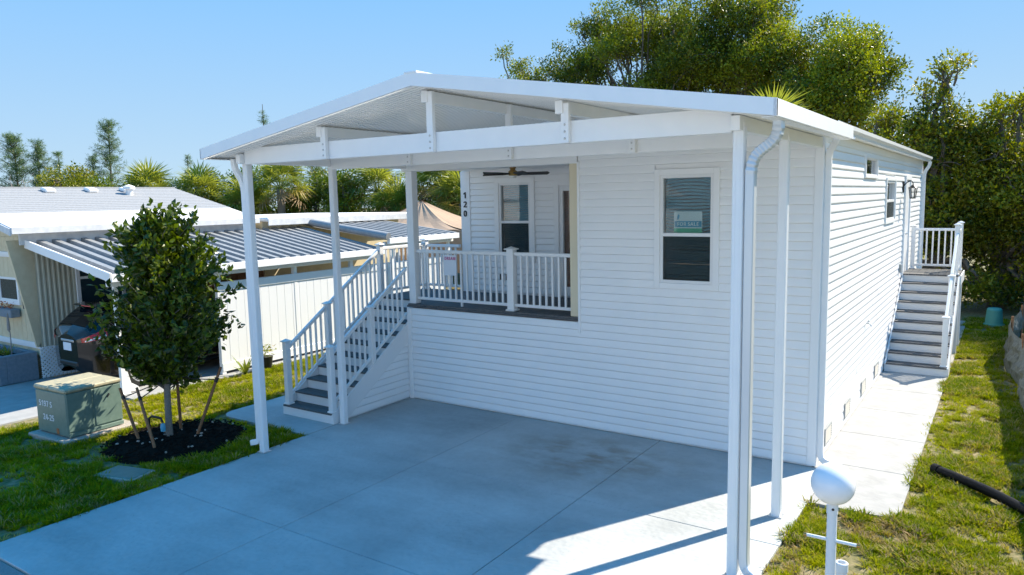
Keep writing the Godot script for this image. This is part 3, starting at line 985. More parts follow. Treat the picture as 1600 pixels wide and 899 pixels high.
# ------------------------------------------------------------------ porch things
func text(parent: Node, called: String, s: String, size: float, mat: Material, at: Vector3, bs := Basis.IDENTITY) -> void:
	var tm := TextMesh.new()
	var fo := SystemFont.new()
	fo.font_names = PackedStringArray(["Droid Sans"])
	fo.font_weight = 700
	tm.font = fo
	tm.text = s
	tm.font_size = 40
	tm.pixel_size = size / 30.0
	tm.depth = 0.001
	part(parent, called, tm, mat, at, bs)

func porch_things() -> void:
	var r := thing("porch_railing", "white porch railing with square balusters above the dark deck edge", "railing", Vector3(0, DECK, -0.09))
	rail_panel(r, Vector3(0.16, 0, 0), Vector3(2.17, 0, 0), 0.1, 0.96)
	rail_panel(r, Vector3(2.3, 0, 0), Vector3(PW - 0.17, 0, 0), 0.1, 0.96)
	newel(r, Vector3(2.235, 0, 0), 1.03, 0.13)
	bspan(r, "foot_block", M.rail, Vector3(1.15, 0.002, -0.018), Vector3(1.185, 0.078, 0.018), 0.003)
	var n := thing("paper_notice", "white paper notice with magenta heading hanging on porch rail", "notice", Vector3(0.96, DECK + 0.56, -0.045))
	part(n, "sheet", bm(Vector3(0.27, 0.36, 0.004)), M.paper, Vector3(0, 0.17, 0))
	text(n, "heading", "DREAM", 0.055, M.pink, Vector3(0.0, 0.29, 0.004))
	var f := thing("ceiling_fan", "brass ceiling fan with black blades under porch ceiling", "fan", Vector3(1.69, 4.2, -1.0))
	var b := MB.new()
	b.lathe(Vector3.ZERO, [[0.0, -0.14], [0.075, -0.135], [0.085, -0.1], [0.08, -0.06], [0.05, -0.04], [0.045, -0.02], [0.06, 0.0], [0.06, 0.02]], 20)
	part(f, "motor_housing", b.mesh(), M.brass)
	b = MB.new()
	b.lathe(Vector3.ZERO, [[0.0, -0.185], [0.05, -0.182], [0.068, -0.17], [0.07, -0.14]], 20)
	part(f, "light_lens", b.mesh(), M.lens)
	for k in 5:
		var a := 0.62 + TAU * k / 5.0
		b = MB.new()
		b.prism([Vector2(0.08, -0.03), Vector2(0.2, -0.055), Vector2(0.62, -0.07), Vector2(0.66, 0.0), Vector2(0.62, 0.06), Vector2(0.2, 0.05), Vector2(0.08, 0.03)], Vector3(0, -0.11, 0), Vector3(1, 0.01, 0), Vector3(0, 0.34, 1).normalized(), Vector3(0, 0.012, 0))
		part(f, "blade", b.mesh(), M.blade, Vector3.ZERO, Basis(Vector3.UP, a))
	# sale sign inside the upper sash
	var s := thing("sale_sign", "pale FOR SALE sign with teal band inside the front window", "sign", Vector3(5.31, 3.11, -0.05))
	part(s, "board", bm(Vector3(0.42, 0.31, 0.006)), M.signpaper, Vector3(0, 0.16, 0))
	part(s, "band", bm(Vector3(0.4, 0.085, 0.003)), M.signblue, Vector3(0, 0.135, 0.006))
	part(s, "strip", bm(Vector3(0.42, 0.07, 0.003)), M.signgreen, Vector3(0, 0.04, 0.006))
	text(s, "lettering", "FOR SALE", 0.055, M.signpaper, Vector3(0, 0.135, 0.009))
	b = MB.new()
	b.prism([Vector2(-0.16, 0.2), Vector2(-0.14, 0.2), Vector2(-0.125, 0.255), Vector2(-0.14, 0.28), Vector2(-0.155, 0.25)], Vector3(0, 0, 0.005), Vector3.RIGHT, Vector3.UP, Vector3(0, 0, 0.003))
	part(s, "emblem", b.mesh(), M.signblue)
	# coach lantern beside the side door
	var l := thing("wall_lantern", "black coach lantern on side wall beside the door", "lantern", Vector3(W + 0.02, 3.62, -8.42))
	part(l, "wall_plate", bm(Vector3(0.03, 0.24, 0.12), 0.006), M.black, Vector3(0.01, 0.12, 0))
	b = MB.new()
	b.tube(bezier(Vector3(0.02, 0.14, 0), Vector3(0.08, 0.26, 0), Vector3(0.2, 0.3, 0), Vector3(0.2, 0.15, 0), 8), [0.012, 0.012, 0.012, 0.012, 0.012, 0.012, 0.012, 0.012, 0.012], 6)
	part(l, "arm", b.mesh(), M.black)
	b = MB.new()
	b.lathe(Vector3(0.2, 0, 0), [[0.0, 0.17], [0.02, 0.165], [0.1, 0.1], [0.1, 0.09]], 6)
	part(l, "lantern_roof", b.mesh(), M.black)
	b = MB.new()
	b.lathe(Vector3(0.2, 0, 0), [[0.055, -0.12], [0.08, 0.09]], 6)
	part(l, "lantern_glass", b.mesh(), M.glass)
	for k in 6:
		var a := TAU * k / 6.0
		b = MB.new()
		b.tube([Vector3(0.2 + 0.058 * cos(a), -0.12, 0.058 * sin(a)), Vector3(0.2 + 0.084 * cos(a), 0.09, 0.084 * sin(a))], [0.007, 0.007], 4)
		part(l, "frame_bar", b.mesh(), M.black)
	part(l, "lantern_base", bm(Vector3(0.11, 0.02, 0.11), 0.004), M.black, Vector3(0.2, -0.13, 0))

# ------------------------------------------------------------------ neighbour
func neighbour() -> void:
	var h := thing("neighbour_house", "cream neighbour house with grey shingle roof and white eave band", "house")
	var x := -8.0
	# front boards
	var fw := grp(h, "front_wall")
	while x > -15.0:
		bspan(fw, "wall_board", M.nbwall, Vector3(x - 0.196, 0.5, 2.74), Vector3(x - 0.004, 3.05, 2.8 + R(0, 0.004)), 0.006)
		x -= 0.2
	bspan(fw, "wall_core", M.nbwall, Vector3(-15, 0.4, 2.6), Vector3(-8.02, 3.0, 2.745), 0.0)
	bspan(fw, "base_board", M.trim, Vector3(-15, 0.66, 2.8), Vector3(-8.0, 0.78, 2.83), 0.004)
	var fin := MB.new()
	fin.prism([Vector2(2.8, 0.7), Vector2(2.88, 0.7), Vector2(3.28, 3.0), Vector2(2.8, 3.0)], Vector3(-8.06, 0, 0), Vector3.BACK, Vector3.UP, Vector3(0.06, 0, 0))
	part(h, "wing_wall", fin.mesh(), M.nbwall)
	# corrugated sheet on the side
	var cs := MB.new()
	var z := 2.78
	while z > 1.98:
		var q := [0.0, 0.03, 0.05, 0.08, 0.1]
		var o := [0.0, 0.0, 0.02, 0.02, 0.0]
		for i in 4:
			var a := Vector3(-7.99 + o[i], 0.7, z - q[i])
			var b := Vector3(-7.99 + o[i + 1], 0.7, z - q[i + 1])
			cs.qout(a, b, b + Vector3.UP * 2.3, a + Vector3.UP * 2.3, Vector3(-9, 1.8, z))
		z -= 0.1
	part(h, "corrugated_panel", cs.mesh(), M.nbcorr)
	bspan(h, "side_wall", M.nbwall, Vector3(-8.1, 0.0, -2.7), Vector3(-8.0, 3.0, 2.6), 0.0)
	bspan(h, "rear_wall", M.nbwall, Vector3(-15, 0.0, -2.8), Vector3(-8.0, 3.3, -2.7), 0.0)
	# screened openings beside the carport
	var sc := grp(h, "screen_window")
	bspan(sc, "pane", M.screen, Vector3(-7.98, 0.9, -2.2), Vector3(-7.96, 2.75, 1.9), 0.0)
	for zz in [1.95, 0.95, -0.05, -1.2, -2.2]:
		bspan(sc, "mullion", M.trim, Vector3(-7.99, 0.7, zz - 0.04), Vector3(-7.93, 2.85, zz + 0.04), 0.004)
	for yy in [0.85, 2.1, 2.8]:
		bspan(sc, "transom", M.trim, Vector3(-7.985, yy - 0.03, -2.16), Vector3(-7.935, yy + 0.03, 1.91), 0.004)
	# skirting lattice
	var lt := grp(h, "lattice")
	for s in [-1.0, 1.0]:
		for k in range(-8, 12):
			var t0 := 0.0
			var t1 := 0.66
			var zs := 2.86 - k * 0.085 - (0.0 if s > 0 else 0.66)
			# z(t) = zs - s * t must stay within 2.0 .. 2.86
			if s > 0:
				t0 = maxf(t0, zs - 2.86); t1 = minf(t1, zs - 2.0)
			else:
				t0 = maxf(t0, 2.0 - zs); t1 = minf(t1, 2.86 - zs)
			if t1 - t0 < 0.05: continue
			bbeam(lt, "slat", M.trim, Vector3(-7.93 + s * 0.006, 0.04 + t0, zs - s * t0), Vector3(-7.93 + s * 0.006, 0.04 + t1, zs - s * t1), 0.01, 0.034, 0.0)
	# window and flower box on the front
	var wn := window(h, Vector3(-9.74, 1.56, 2.806), Basis.IDENTITY, 1.02, 1.16, 0.07, 0.5, "plain")
	wn.name = "front_window"
	bspan(h, "flower_box", M.block, Vector3(-9.74, 1.3, 2.83), Vector3(-8.75, 1.48, 3.02), 0.01)
	var fl := MB.new()
	for k in 60:
		var c := Vector3(R(-9.7, -8.8), R(1.46, 1.6), R(2.85, 3.0))
		fl.tri(c, c + Vector3(R(-0.06, 0.06), R(-0.05, 0.05), R(-0.05, 0.05)), c + Vector3(R(-0.06, 0.06), R(-0.02, 0.06), R(-0.05, 0.05)))
	part(h, "flowers", fl.mesh(), M.terra).set_meta("kind", "stuff")
	bspan(h, "sconce", M.black, Vector3(-8.5, 1.5, 2.8), Vector3(-8.4, 1.68, 2.88), 0.01)
	# roof
	var rf := grp(h, "roof")
	var sl := 0.23
	var ye := 3.27
	var yb := ye + 1.25 * sl
	var yr := ye + 3.9 * sl
	var m := MB.new()
	m.prism([Vector2(-7.6, ye - 0.1), Vector2(-7.6, ye), Vector2(-8.85, yb), Vector2(-8.85, yb - 0.1)], Vector3(0, 0, 3.32), Vector3.RIGHT, Vector3.UP, Vector3(0, 0, -6.0))
	part(rf, "white_band", m.mesh(), M.whiteroof)
	# courses of shingles
	for k in 14:
		var xa := -8.85 - k * 0.19
		var xb := xa - 0.2
		m = MB.new()
		var ya := yb + (-8.85 - xa) * sl
		m.prism([Vector2(xa, ya - 0.1), Vector2(xa, ya + 0.012), Vector2(xb, ya + 0.2 * sl + 0.002), Vector2(xb, ya + 0.2 * sl - 0.1)], Vector3(0, 0, 3.32), Vector3.RIGHT, Vector3.UP, Vector3(0, 0, -6.02))
		part(rf, "shingle_course", m.mesh(), M.shingle)
	m = MB.new()
	m.prism([Vector2(-11.5, yr), Vector2(-15.4, ye), Vector2(-15.4, ye - 0.1), Vector2(-11.5, yr - 0.1)], Vector3(0, 0, 3.32), Vector3.RIGHT, Vector3.UP, Vector3(0, 0, -6.0))
	part(rf, "far_slope", m.mesh(), M.shingle)
	bspan(rf, "ridge_cap", M.shingle, Vector3(-11.62, yr - 0.03, -2.7), Vector3(-11.4, yr + 0.02, 3.3), 0.01)
	bspan(rf, "eave_trim", M.nbfascia, Vector3(-7.6, ye - 0.13, -2.66), Vector3(-7.57, ye + 0.006, 3.33), 0.004)
	bspan(h, "fascia_panel", M.nbfascia, Vector3(-7.86, 2.9, -2.6), Vector3(-7.82, 3.19, 3.1), 0.004)
	m = MB.new()
	m.prism([Vector2(-8, 2.95), Vector2(-15, 2.95), Vector2(-15, ye), Vector2(-11.5, yr - 0.12), Vector2(-8, ye)], Vector3(0, 0, 2.7), Vector3.RIGHT, Vector3.UP, Vector3(0, 0, 0.08))
	part(h, "gable", m.mesh(), M.nbwall)
	m = MB.new()
	m.prism([Vector2(-7.6, ye - 0.16), Vector2(-11.5, yr - 0.16), Vector2(-15.4, ye - 0.16), Vector2(-15.4, ye - 0.02), Vector2(-11.5, yr - 0.02), Vector2(-7.6, ye - 0.02)], Vector3(0, 0, 3.325), Vector3.RIGHT, Vector3.UP, Vector3(0, 0, 0.03))
	part(rf, "rake_board", m.mesh(), M.nbfascia)
	for q in [Vector2(-11.0, 1.0), Vector2(-11.0, -0.05), Vector2(-11.0, -0.98)]:
		var yy: float = yr - 0.5 * sl
		var v := part(rf, "roof_vent", bm(Vector3(0.3, 0.1, 0.26), 0.03), M.whiteroof, Vector3(q.x, yy + 0.05, q.y))
		v.rotation.z = -0.22
	m = MB.new()
	m.lathe(Vector3(-10.6, yr - 0.9 * sl - 0.05, -0.85), [[0.09, 0.0], [0.09, 0.2], [0.15, 0.2], [0.15, 0.27], [0.0, 0.33]], 14)
	part(rf, "roof_pipe", m.mesh(), M.whiteroof)
	# flat roofed rear wing
	var rw := thing("rear_wing", "low white flat roofed wing behind the shingled neighbour house", "building")
	bspan(rw, "roof_slab", M.whiteroof, Vector3(-12.5, 3.16, -8.6), Vector3(-7.55, 3.28, -2.9), 0.03)
	bspan(rw, "roof_edge", M.nbfascia, Vector3(-7.55, 3.06, -8.62), Vector3(-7.52, 3.24, -2.9), 0.006)
	bspan(rw, "wall", M.nbwall, Vector3(-12.3, 0, -8.4), Vector3(-7.85, 3.16, -2.95), 0.0)
	# awning roofs
	awning("patio_awning", "long ribbed metal awning beside the neighbour house with white gutter", 2.95, -4.3, 2.92, 2.36, -4.72, true)
	awning("rear_awning", "short ribbed metal awning behind the long one near tan canopy", -4.45, -7.4, 3.0, 2.62, -4.66, false)
	# white board wall below the awning
	var w := thing("board_wall", "white vertical board half wall under the neighbour awning", "wall")
	z = 0.62
	while z > -6.9:
		bspan(w, "wall_board", M.rail, Vector3(-4.9, 0.2, z - 0.2185), Vector3(-4.86 + R(0, 0.003), 1.82, z - 0.0008), 0.003)
		z -= 0.22
	bspan(w, "bottom_rail", M.rail, Vector3(-4.91, 0.06, -6.95), Vector3(-4.84, 0.24, 0.62), 0.006)
	bspan(w, "top_rail", M.rail, Vector3(-4.93, 1.82, -6.95), Vector3(-4.835, 2.0, 0.63), 0.006)
	for zz in [0.58, -1.48, -3.3, -5.1]:
		bspan(w, "post", M.rail, Vector3(-4.94, 0.0, zz - 0.05), Vector3(-4.85, 2.24, zz + 0.05), 0.005)
	var ib := thing("storage_cabinet", "dark brown cabinet standing behind the half wall", "cabinet", Vector3(-7.3, 0, -1.4))
	part(ib, "carcass", bm(Vector3(0.6, 2.2, 1.7), 0.01), M.stake, Vector3(0, 1.1, 0))
	for k in 2: part(ib, "door_leaf", bm(Vector3(0.02, 2.0, 0.8), 0.006), M.stake, Vector3(0.315, 1.1, -0.42 + k * 0.84))
	# tan garden canopy
	var t := thing("garden_canopy", "tan fabric garden canopy with pointed top behind the awnings", "canopy", Vector3(-9.9, 0, -12.0), 0.3)
	canopy(t)
	# planter
	var pl := thing("block_planter", "blue grey block planter in front of cream house wall", "planter", Vector3(-9.4, 0, 3.2))
	bspan(pl, "front_wall", M.block, Vector3(-1.6, 0, 0.25), Vector3(1.3, 0.6, 0.4), 0.01)
	bspan(pl, "end_wall", M.block, Vector3(1.15, 0, -0.35), Vector3(1.3, 0.6, 0.249), 0.01)
	bspan(pl, "end_wall", M.block, Vector3(-1.6, 0, -0.35), Vector3(-1.45, 0.6, 0.249), 0.01)
	bspan(pl, "back_wall", M.block, Vector3(-1.449, 0, -0.36), Vector3(1.149, 0.6, -0.25), 0.01)
	bspan(pl, "soil", M.soil, Vector3(-1.44, 0.3, -0.24), Vector3(1.14, 0.5, 0.24), 0.0)
	for k in 5:
		spiky("planter_plant", "spiky green succulent growing in the block planter", Vector3(-9.4 + 0.85 - k * 0.42, 0.5, 3.2 + R(-0.08, 0.08)), 0.3, 18, "planter plants")
	var sp := thing("dry_flower_stalk", "tall dry flower stalk rising from the block planter", "plant", Vector3(-8.45, 0.5, 3.2))
	var st := MB.new()
	st.tube([Vector3.ZERO, Vector3(0.03, 0.5, 0), Vector3(0.0, 0.9, 0.02)], [0.012, 0.01, 0.006], 6)
	part(sp, "stalk", st.mesh(), M.twig)
	st = MB.new()
	st.lathe(Vector3(0.01, 0.55, 0.01), [[0.0, 0.0], [0.035, 0.05], [0.03, 0.2], [0.015, 0.38], [0.0, 0.42]], 8)
	part(sp, "flower_head", st.mesh(), M.twig)
	# plants by the white wall
	var pt := thing("flower_pot", "dark flower pot with yellow blooms beside the white half wall", "flower pot", Vector3(-4.5, 0, -0.25))
	st = MB.new()
	st.lathe(Vector3.ZERO, [[0.1, 0.0], [0.14, 0.26], [0.15, 0.28], [0.0, 0.27]], 14)
	part(pt, "pot", st.mesh(), M.dark)
	st = MB.new()
	for k in 90:
		var c := Vector3(R(-0.14, 0.14), R(0.27, 0.5), R(-0.14, 0.14))
		st.tri(c, c + Vector3(R(-0.07, 0.07), R(-0.03, 0.06), R(-0.07, 0.07)), c + Vector3(R(-0.07, 0.07), R(-0.03, 0.06), R(-0.07, 0.07)))
	part(pt, "leaves", st.mesh(), M.frond).set_meta("kind", "stuff")
	st = MB.new()
	for k in 26:
		var c := Vector3(R(-0.15, 0.15), R(0.38, 0.54), R(-0.15, 0.15))
		st.tri(c, c + Vector3(R(-0.05, 0.05), R(-0.04, 0.04), R(-0.05, 0.05)), c + Vector3(R(-0.05, 0.05), R(-0.04, 0.04), R(-0.05, 0.05)))
	part(pt, "blooms", st.mesh(), mt(0.6, 0.36, 0.03, 0.7)).set_meta("kind", "stuff")
	spiky("yucca_plant", "spiky yucca plant standing by white half wall corner", Vector3(-4.45, 0, 0.35), 0.5, 16, "")

func spiky(called: String, label: String, at: Vector3, size: float, cnt: int, group: String) -> void:
	var o := thing(called, label, "plant", at, 0.0, group)
	for k in cnt:
		var a := TAU * k / cnt + R(-0.2, 0.2)
		var e := R(0.35, 1.3)
		var l := size * R(0.7, 1.15)
		var d := Vector3(cos(a) * cos(e), sin(e), sin(a) * cos(e))
		var s := Vector3(-sin(a), 0, cos(a)) * size * 0.055
		var m := MB.new()
		var mid := d * l * 0.5 + Vector3.UP * 0.02
		m.quad(-s, s, mid + s * 0.9, mid - s * 0.9)
		m.tri(mid - s * 0.9, mid + s * 0.9, d * l + Vector3.DOWN * 0.04 * l)
		part(o, "leaf", m.mesh(), M.frond)

func awning(called: String, label: String, z1: float, z0: float, yh: float, yl: float, xe: float, front: bool) -> void:
	var o := thing(called, label, "awning")
	var d := Vector3(xe + 7.85, yl - yh, 0)
	var z := z1
	var pm := MB.new()
	var s := Vector3.ZERO
	var wd := 0.3
	var pr := [[0.0, 0.0], [0.17, 0.0], [0.176, 0.075], [0.294, 0.075], [0.3, 0.0]]
	for t in [0.0, -0.006]:
		for i in 4:
			var a := Vector3(0, pr[i][1] + t, -pr[i][0])
			var b := Vector3(0, pr[i + 1][1] + t, -pr[i + 1][0])
			pm.qout(a, b, b + d, a + d, (a + b + d) * 0.5 + (Vector3.DOWN if t == 0.0 else Vector3.UP))
	for e in [Vector3.ZERO, d]:
		pm.qout(e + Vector3(0, 0, -0.17), e + Vector3(0, 0.075, -0.176), e + Vector3(0, 0.075, -0.294), e + Vector3(0, 0, -0.3), d * 0.5)
	var mesh := pm.mesh()
	while z > z0 + 0.1:
		part(o, "roof_pan", mesh, M.awn, Vector3(-7.85, yh, z))
		z -= 0.3
	bspan(o, "gutter", M.trim, Vector3(xe, yl - 0.1, z0 - 0.05), Vector3(xe + 0.1, yl + 0.05, z1 + 0.02), 0.008)
	bspan(o, "eave_beam", M.trim, Vector3(xe - 0.2, yl - 0.2, z0), Vector3(xe - 0.1, yl - 0.05, z1 - 0.02), 0.006)
	if front:
		bbeam(o, "front_beam", M.trim, Vector3(-7.85, yh + 0.0, z1 + 0.03), Vector3(xe + 0.1, yl - 0.01, z1 + 0.03), 0.05, 0.17, 0.006)
		bspan(o, "post", M.trim, Vector3(-5.19, 0, 2.6), Vector3(-5.11, yl - 0.1, 2.68), 0.006)
		part(o, "post_base", bm(Vector3(0.2, 0.03, 0.2), 0.006), M.trim, Vector3(-5.15, 0.015, 2.64))
		var c := MB.new()
		c.prism([Vector2(0, 0.03), Vector2(0.28, 0.03), Vector2(0.26, 0.1), Vector2(0.12, 0.2), Vector2(0.06, 0.45), Vector2(0.0, 0.7)], Vector3(-5.165, 0, 2.6), Vector3.FORWARD, Vector3.UP, Vector3(0.03, 0, 0))
		part(o, "post_bracket", c.mesh(), M.trim)
	else:
		for zz in [z0 + 0.2, z1 - 0.3]:
			bspan(o, "post", M.trim, Vector3(xe - 0.19, 0, zz - 0.04), Vector3(xe - 0.11, yl - 0.2, zz + 0.04), 0.006)
		var c := MB.new()
		c.tube([Vector3(-7.8, yh + 0.12, z1 + 0.06), Vector3(xe + 0.1, yl + 0.1, z1 + 0.06)], [0.1, 0.1], 14)
		part(o, "roll_flashing", c.mesh(), M.awn)

func canopy(t: Node3D) -> void:
	var s := 2.7
	var top := Vector3(0, 3.66, 0)
	for k in 4:
		var a := PI * 0.5 * k + PI * 0.25
		var b := a + PI * 0.5
		var pa := Vector3(cos(a), 0, sin(a)) * s * 1.414 + Vector3.UP * 2.6
		var pb := Vector3(cos(b), 0, sin(b)) * s * 1.414 + Vector3.UP * 2.6
		var m := MB.new()
		var g := 12
		var P := func(u: float, w: float) -> Vector3:      # w: 0 top .. 1 edge
			var e := pa.lerp(pb, u)
			var q := top.lerp(e, w)
			q.y -= 0.3 * sin(PI * w) * (0.8 + 0.2 * sin(u * PI))
			q.y += 0.02 * sin(u * 23.0 + k) * w + 0.015 * sin(u * 41.0 + w * 5.0)
			return q
		for i in g:
			for j in g:
				m.qout(P.call(float(i) / g, float(j) / g), P.call(float(i + 1) / g, float(j) / g), P.call(float(i + 1) / g, float(j + 1) / g), P.call(float(i) / g, float(j + 1) / g), Vector3(0, -6, 0))
		part(t, "roof_panel", m.mesh(), M.tent)
		m = MB.new()
		for i in 40:
			var u0 := i / 40.0
			var u1 := (i + 1) / 40.0
			var o0 := 0.05 * sin(i * 1.7 + k)
			var o1 := 0.05 * sin((i + 1) * 1.7 + k)
			var c0: Vector3 = P.call(u0, 1.0)
			var c1: Vector3 = P.call(u1, 1.0)
			var nn := ((pa + pb) * 0.5 - Vector3.UP * 2.6).normalized()
			m.quad(c0 + nn * o0 * 0.3, c1 + nn * o1 * 0.3, c1 + nn * o1 - Vector3.UP * 1.5, c0 + nn * o0 - Vector3.UP * 1.5)
		part(t, "curtain", m.mesh(), M.tent)
		part(t, "pole", bm(Vector3(0.07, 2.6, 0.07), 0.005), M.dark, Vector3(pa.x * 0.97, 1.3, pa.z * 0.97))
	var f := MB.new()
	f.tube([top + Vector3.DOWN * 0.05, top + Vector3.UP * 0.22], [0.02, 0.008], 6)
	part(t, "finial", f.mesh(), M.dark)

# ------------------------------------------------------------------ car
const ST := [[0.0, 0.46, 0.34, 0.38, 0.99, 1.12, 0.34], [0.05, 0.36, 0.6, 0.64, 1.01, 1.21, 0.56], [0.12, 0.3, 0.74, 0.78, 1.04, 1.29, 0.66], [0.24, 0.26, 0.84, 0.88, 1.06, 1.38, 0.7], [0.4, 0.24, 0.89, 0.93, 1.09, 1.5, 0.7], [0.64, 0.23, 0.91, 0.95, 1.1, 1.66, 0.68], [1.0, 0.22, 0.92, 0.95, 1.09, 1.71, 0.66], [1.8, 0.2, 0.93, 0.95, 1.06, 1.73, 0.65], [2.6, 0.2, 0.93, 0.95, 1.03, 1.69, 0.64], [3.4, 0.2, 0.92, 0.94, 0.99, 1.08, 0.72], [4.2, 0.22, 0.9, 0.92, 0.9, 0.96, 0.72], [4.7, 0.3, 0.7, 0.75, 0.68, 0.72, 0.6]]
func car_at(s: float, u: float) -> Vector3:        # u 0 bottom .. 1 centre of the roof
	var i := 0
	while i < ST.size() - 2 and s > ST[i + 1][0]: i += 1
	var k: float = clampf((s - ST[i][0]) / (ST[i + 1][0] - ST[i][0]), 0.0, 1.0)
	k = lerpf(k, k * k * (3.0 - 2.0 * k), 0.35)
	var g := []
	for c in range(1, 7): g.append(lerpf(ST[i][c], ST[i + 1][c], k))
	var ps := [Vector2(g[1] - 0.12, g[0]), Vector2(g[1], g[0] + 0.1), Vector2(g[2], lerpf(g[0], g[3], 0.55)), Vector2(g[2] - 0.01, g[3]), Vector2(lerpf(g[2], g[5], 0.5), lerpf(g[3], g[4], 0.5)), Vector2(g[5], g[4] - 0.07), Vector2(g[5] - 0.14, g[4]), Vector2(0, g[4] + 0.03)]
	var f := u * 7.0
	var j := mini(int(f), 6)
	var p: Vector2 = ps[j].lerp(ps[j + 1], f - j)
	return Vector3(p.x, p.y, -s)
func car_patch(m: MB, s0: float, s1: float, u0: float, u1: float, sn: int, un: int, off: float, sides := [-1.0, 1.0]) -> void:
	for sd: float in sides:
		var P := func(s: float, u: float) -> Array:
			var p := car_at(s, u)
			var ds := car_at(s + 0.02, u) - car_at(s - 0.02, u)
			var du := car_at(s, minf(u + 0.01, 1.0)) - car_at(s, maxf(u - 0.01, 0.0))
			var nn := du.cross(ds).normalized()
			if nn.dot(Vector3(p.x, p.y - 0.7, (-s + 2.3) * 0.15)) < 0.0: nn = -nn
			p += nn * off
			return [Vector3(p.x * sd, p.y, p.z), Vector3(nn.x * sd, nn.y, nn.z)]
		for i in sn:
			for j in un:
				var q := []
				for e in [[0, 0], [1, 0], [1, 1], [0, 1]]:
					q.append(P.call(lerpf(s0, s1, float(i + e[0]) / sn), lerpf(u0, u1, float(j + e[1]) / un)))
				var n: Vector3 = (q[1][0] - q[0][0]).cross(q[2][0] - q[0][0])
				if n.dot(q[0][1] + q[2][1]) < 0.0: q.reverse()
				m.quadn(q[0][0], q[1][0], q[2][0], q[3][0], q[0][1], q[1][1], q[2][1], q[3][1])

func car() -> void:
	var c := thing("parked_car", "dark brown SUV parked nose in under the neighbour awning", "car", Vector3(-6.42, 0.0, 3.0))
	var m := MB.new()
	car_patch(m, 0.0, 4.7, 0.0, 1.0, 60, 28, 0.0)
	for sd in [-1.0, 1.0]:
		var ctr := Vector3(0, 0.5, 0.0)
		for j in 28:
			var a := car_at(0.0, j / 28.0) * Vector3(sd, 1, 1)
			var b := car_at(0.0, (j + 1) / 28.0) * Vector3(sd, 1, 1)
			m.tout(a, b, ctr, Vector3(0, 0.5, -2))
	part(c, "body", m.mesh(), M.carpaint)
	m = MB.new()
	car_patch(m, 0.13, 0.6, 0.74, 1.0, 10, 6, 0.008)
	part(c, "rear_window", m.mesh(), M.carglass)
	m = MB.new()
	car_patch(m, 0.85, 1.75, 0.46, 0.7, 6, 4, 0.006, [1.0])
	part(c, "side_window", m.mesh(), M.carglass)
	m = MB.new()
	car_patch(m, 1.85, 2.9, 0.46, 0.7, 6, 4, 0.006, [1.0])
	part(c, "side_window", m.mesh(), M.carglass)
	for sd in [-1.0, 1.0]:
		m = MB.new()
		car_patch(m, 0.03, 0.36, 0.44, 0.57, 10, 4, 0.012, [sd])
		var tl := part(c, "tail_light", m.mesh(), M.red)
		m = MB.new()
		car_patch(m, 0.05, 0.33, 0.455, 0.49, 6, 2, 0.016, [sd])
		part(tl, "reversing_lens", m.mesh(), M.lens)
	m = MB.new()
	m.box(Vector3(0, 1.665, -0.55), Vector3(1.1, 0.03, 0.22), 0.012, Basis(Vector3.RIGHT, 0.12))
	part(c, "spoiler", m.mesh(), M.carpaint)
	part(c, "brake_light", bm(Vector3(0.4, 0.02, 0.02)), M.red, Vector3(0, 1.655, -0.435))
	m = MB.new()
	m.box(Vector3(0, 0.56, -0.02), Vector3(0.7, 0.1, 0.08), 0.03)
	part(c, "bumper_trim", m.mesh(), M.black)
	part(c, "number_plate", bm(Vector3(0.31, 0.16, 0.01), 0.002), M.paper, Vector3(0.0, 0.9, 0.008), Basis.IDENTITY)
	m = MB.new()
	m.box(Vector3.ZERO, Vector3(0.5, 0.05, 0.03), 0.01)
	part(c, "hatch_handle", m.mesh(), M.rim, Vector3(0.0, 1.02, -0.008))
	for p in [[-0.86, -0.95], [0.86, -0.95], [-0.86, -3.75], [0.86, -3.75]]:
		var wh := grp(c, "wheel", Vector3(p[0], 0.36, p[1]))
		wh.rotation.z = -PI / 2 if p[0] > 0 else PI / 2
		m = MB.new()
		m.lathe(Vector3.ZERO, [[0.25, -0.11], [0.34, -0.11], [0.36, -0.08], [0.36, 0.08], [0.34, 0.11], [0.27, 0.112], [0.25, 0.09]], 28)
		part(wh, "tyre", m.mesh(), M.tyre)
		m = MB.new()
		m.lathe(Vector3.ZERO, [[0.0, 0.0], [0.24, 0.0], [0.245, 0.1], [0.268, 0.105]], 28)
		m.lathe(Vector3.ZERO, [[0.06, 0.06], [0.06, 0.1], [0.0, 0.105]], 14)
		for k in 5:
			var a := TAU * k / 5.0
			m.box(Vector3(cos(a) * 0.15, 0.075, sin(a) * 0.15), Vector3(0.2, 0.03, 0.07), 0.01, Basis(Vector3.UP, -a))
		part(wh, "rim", m.mesh(), M.rim)

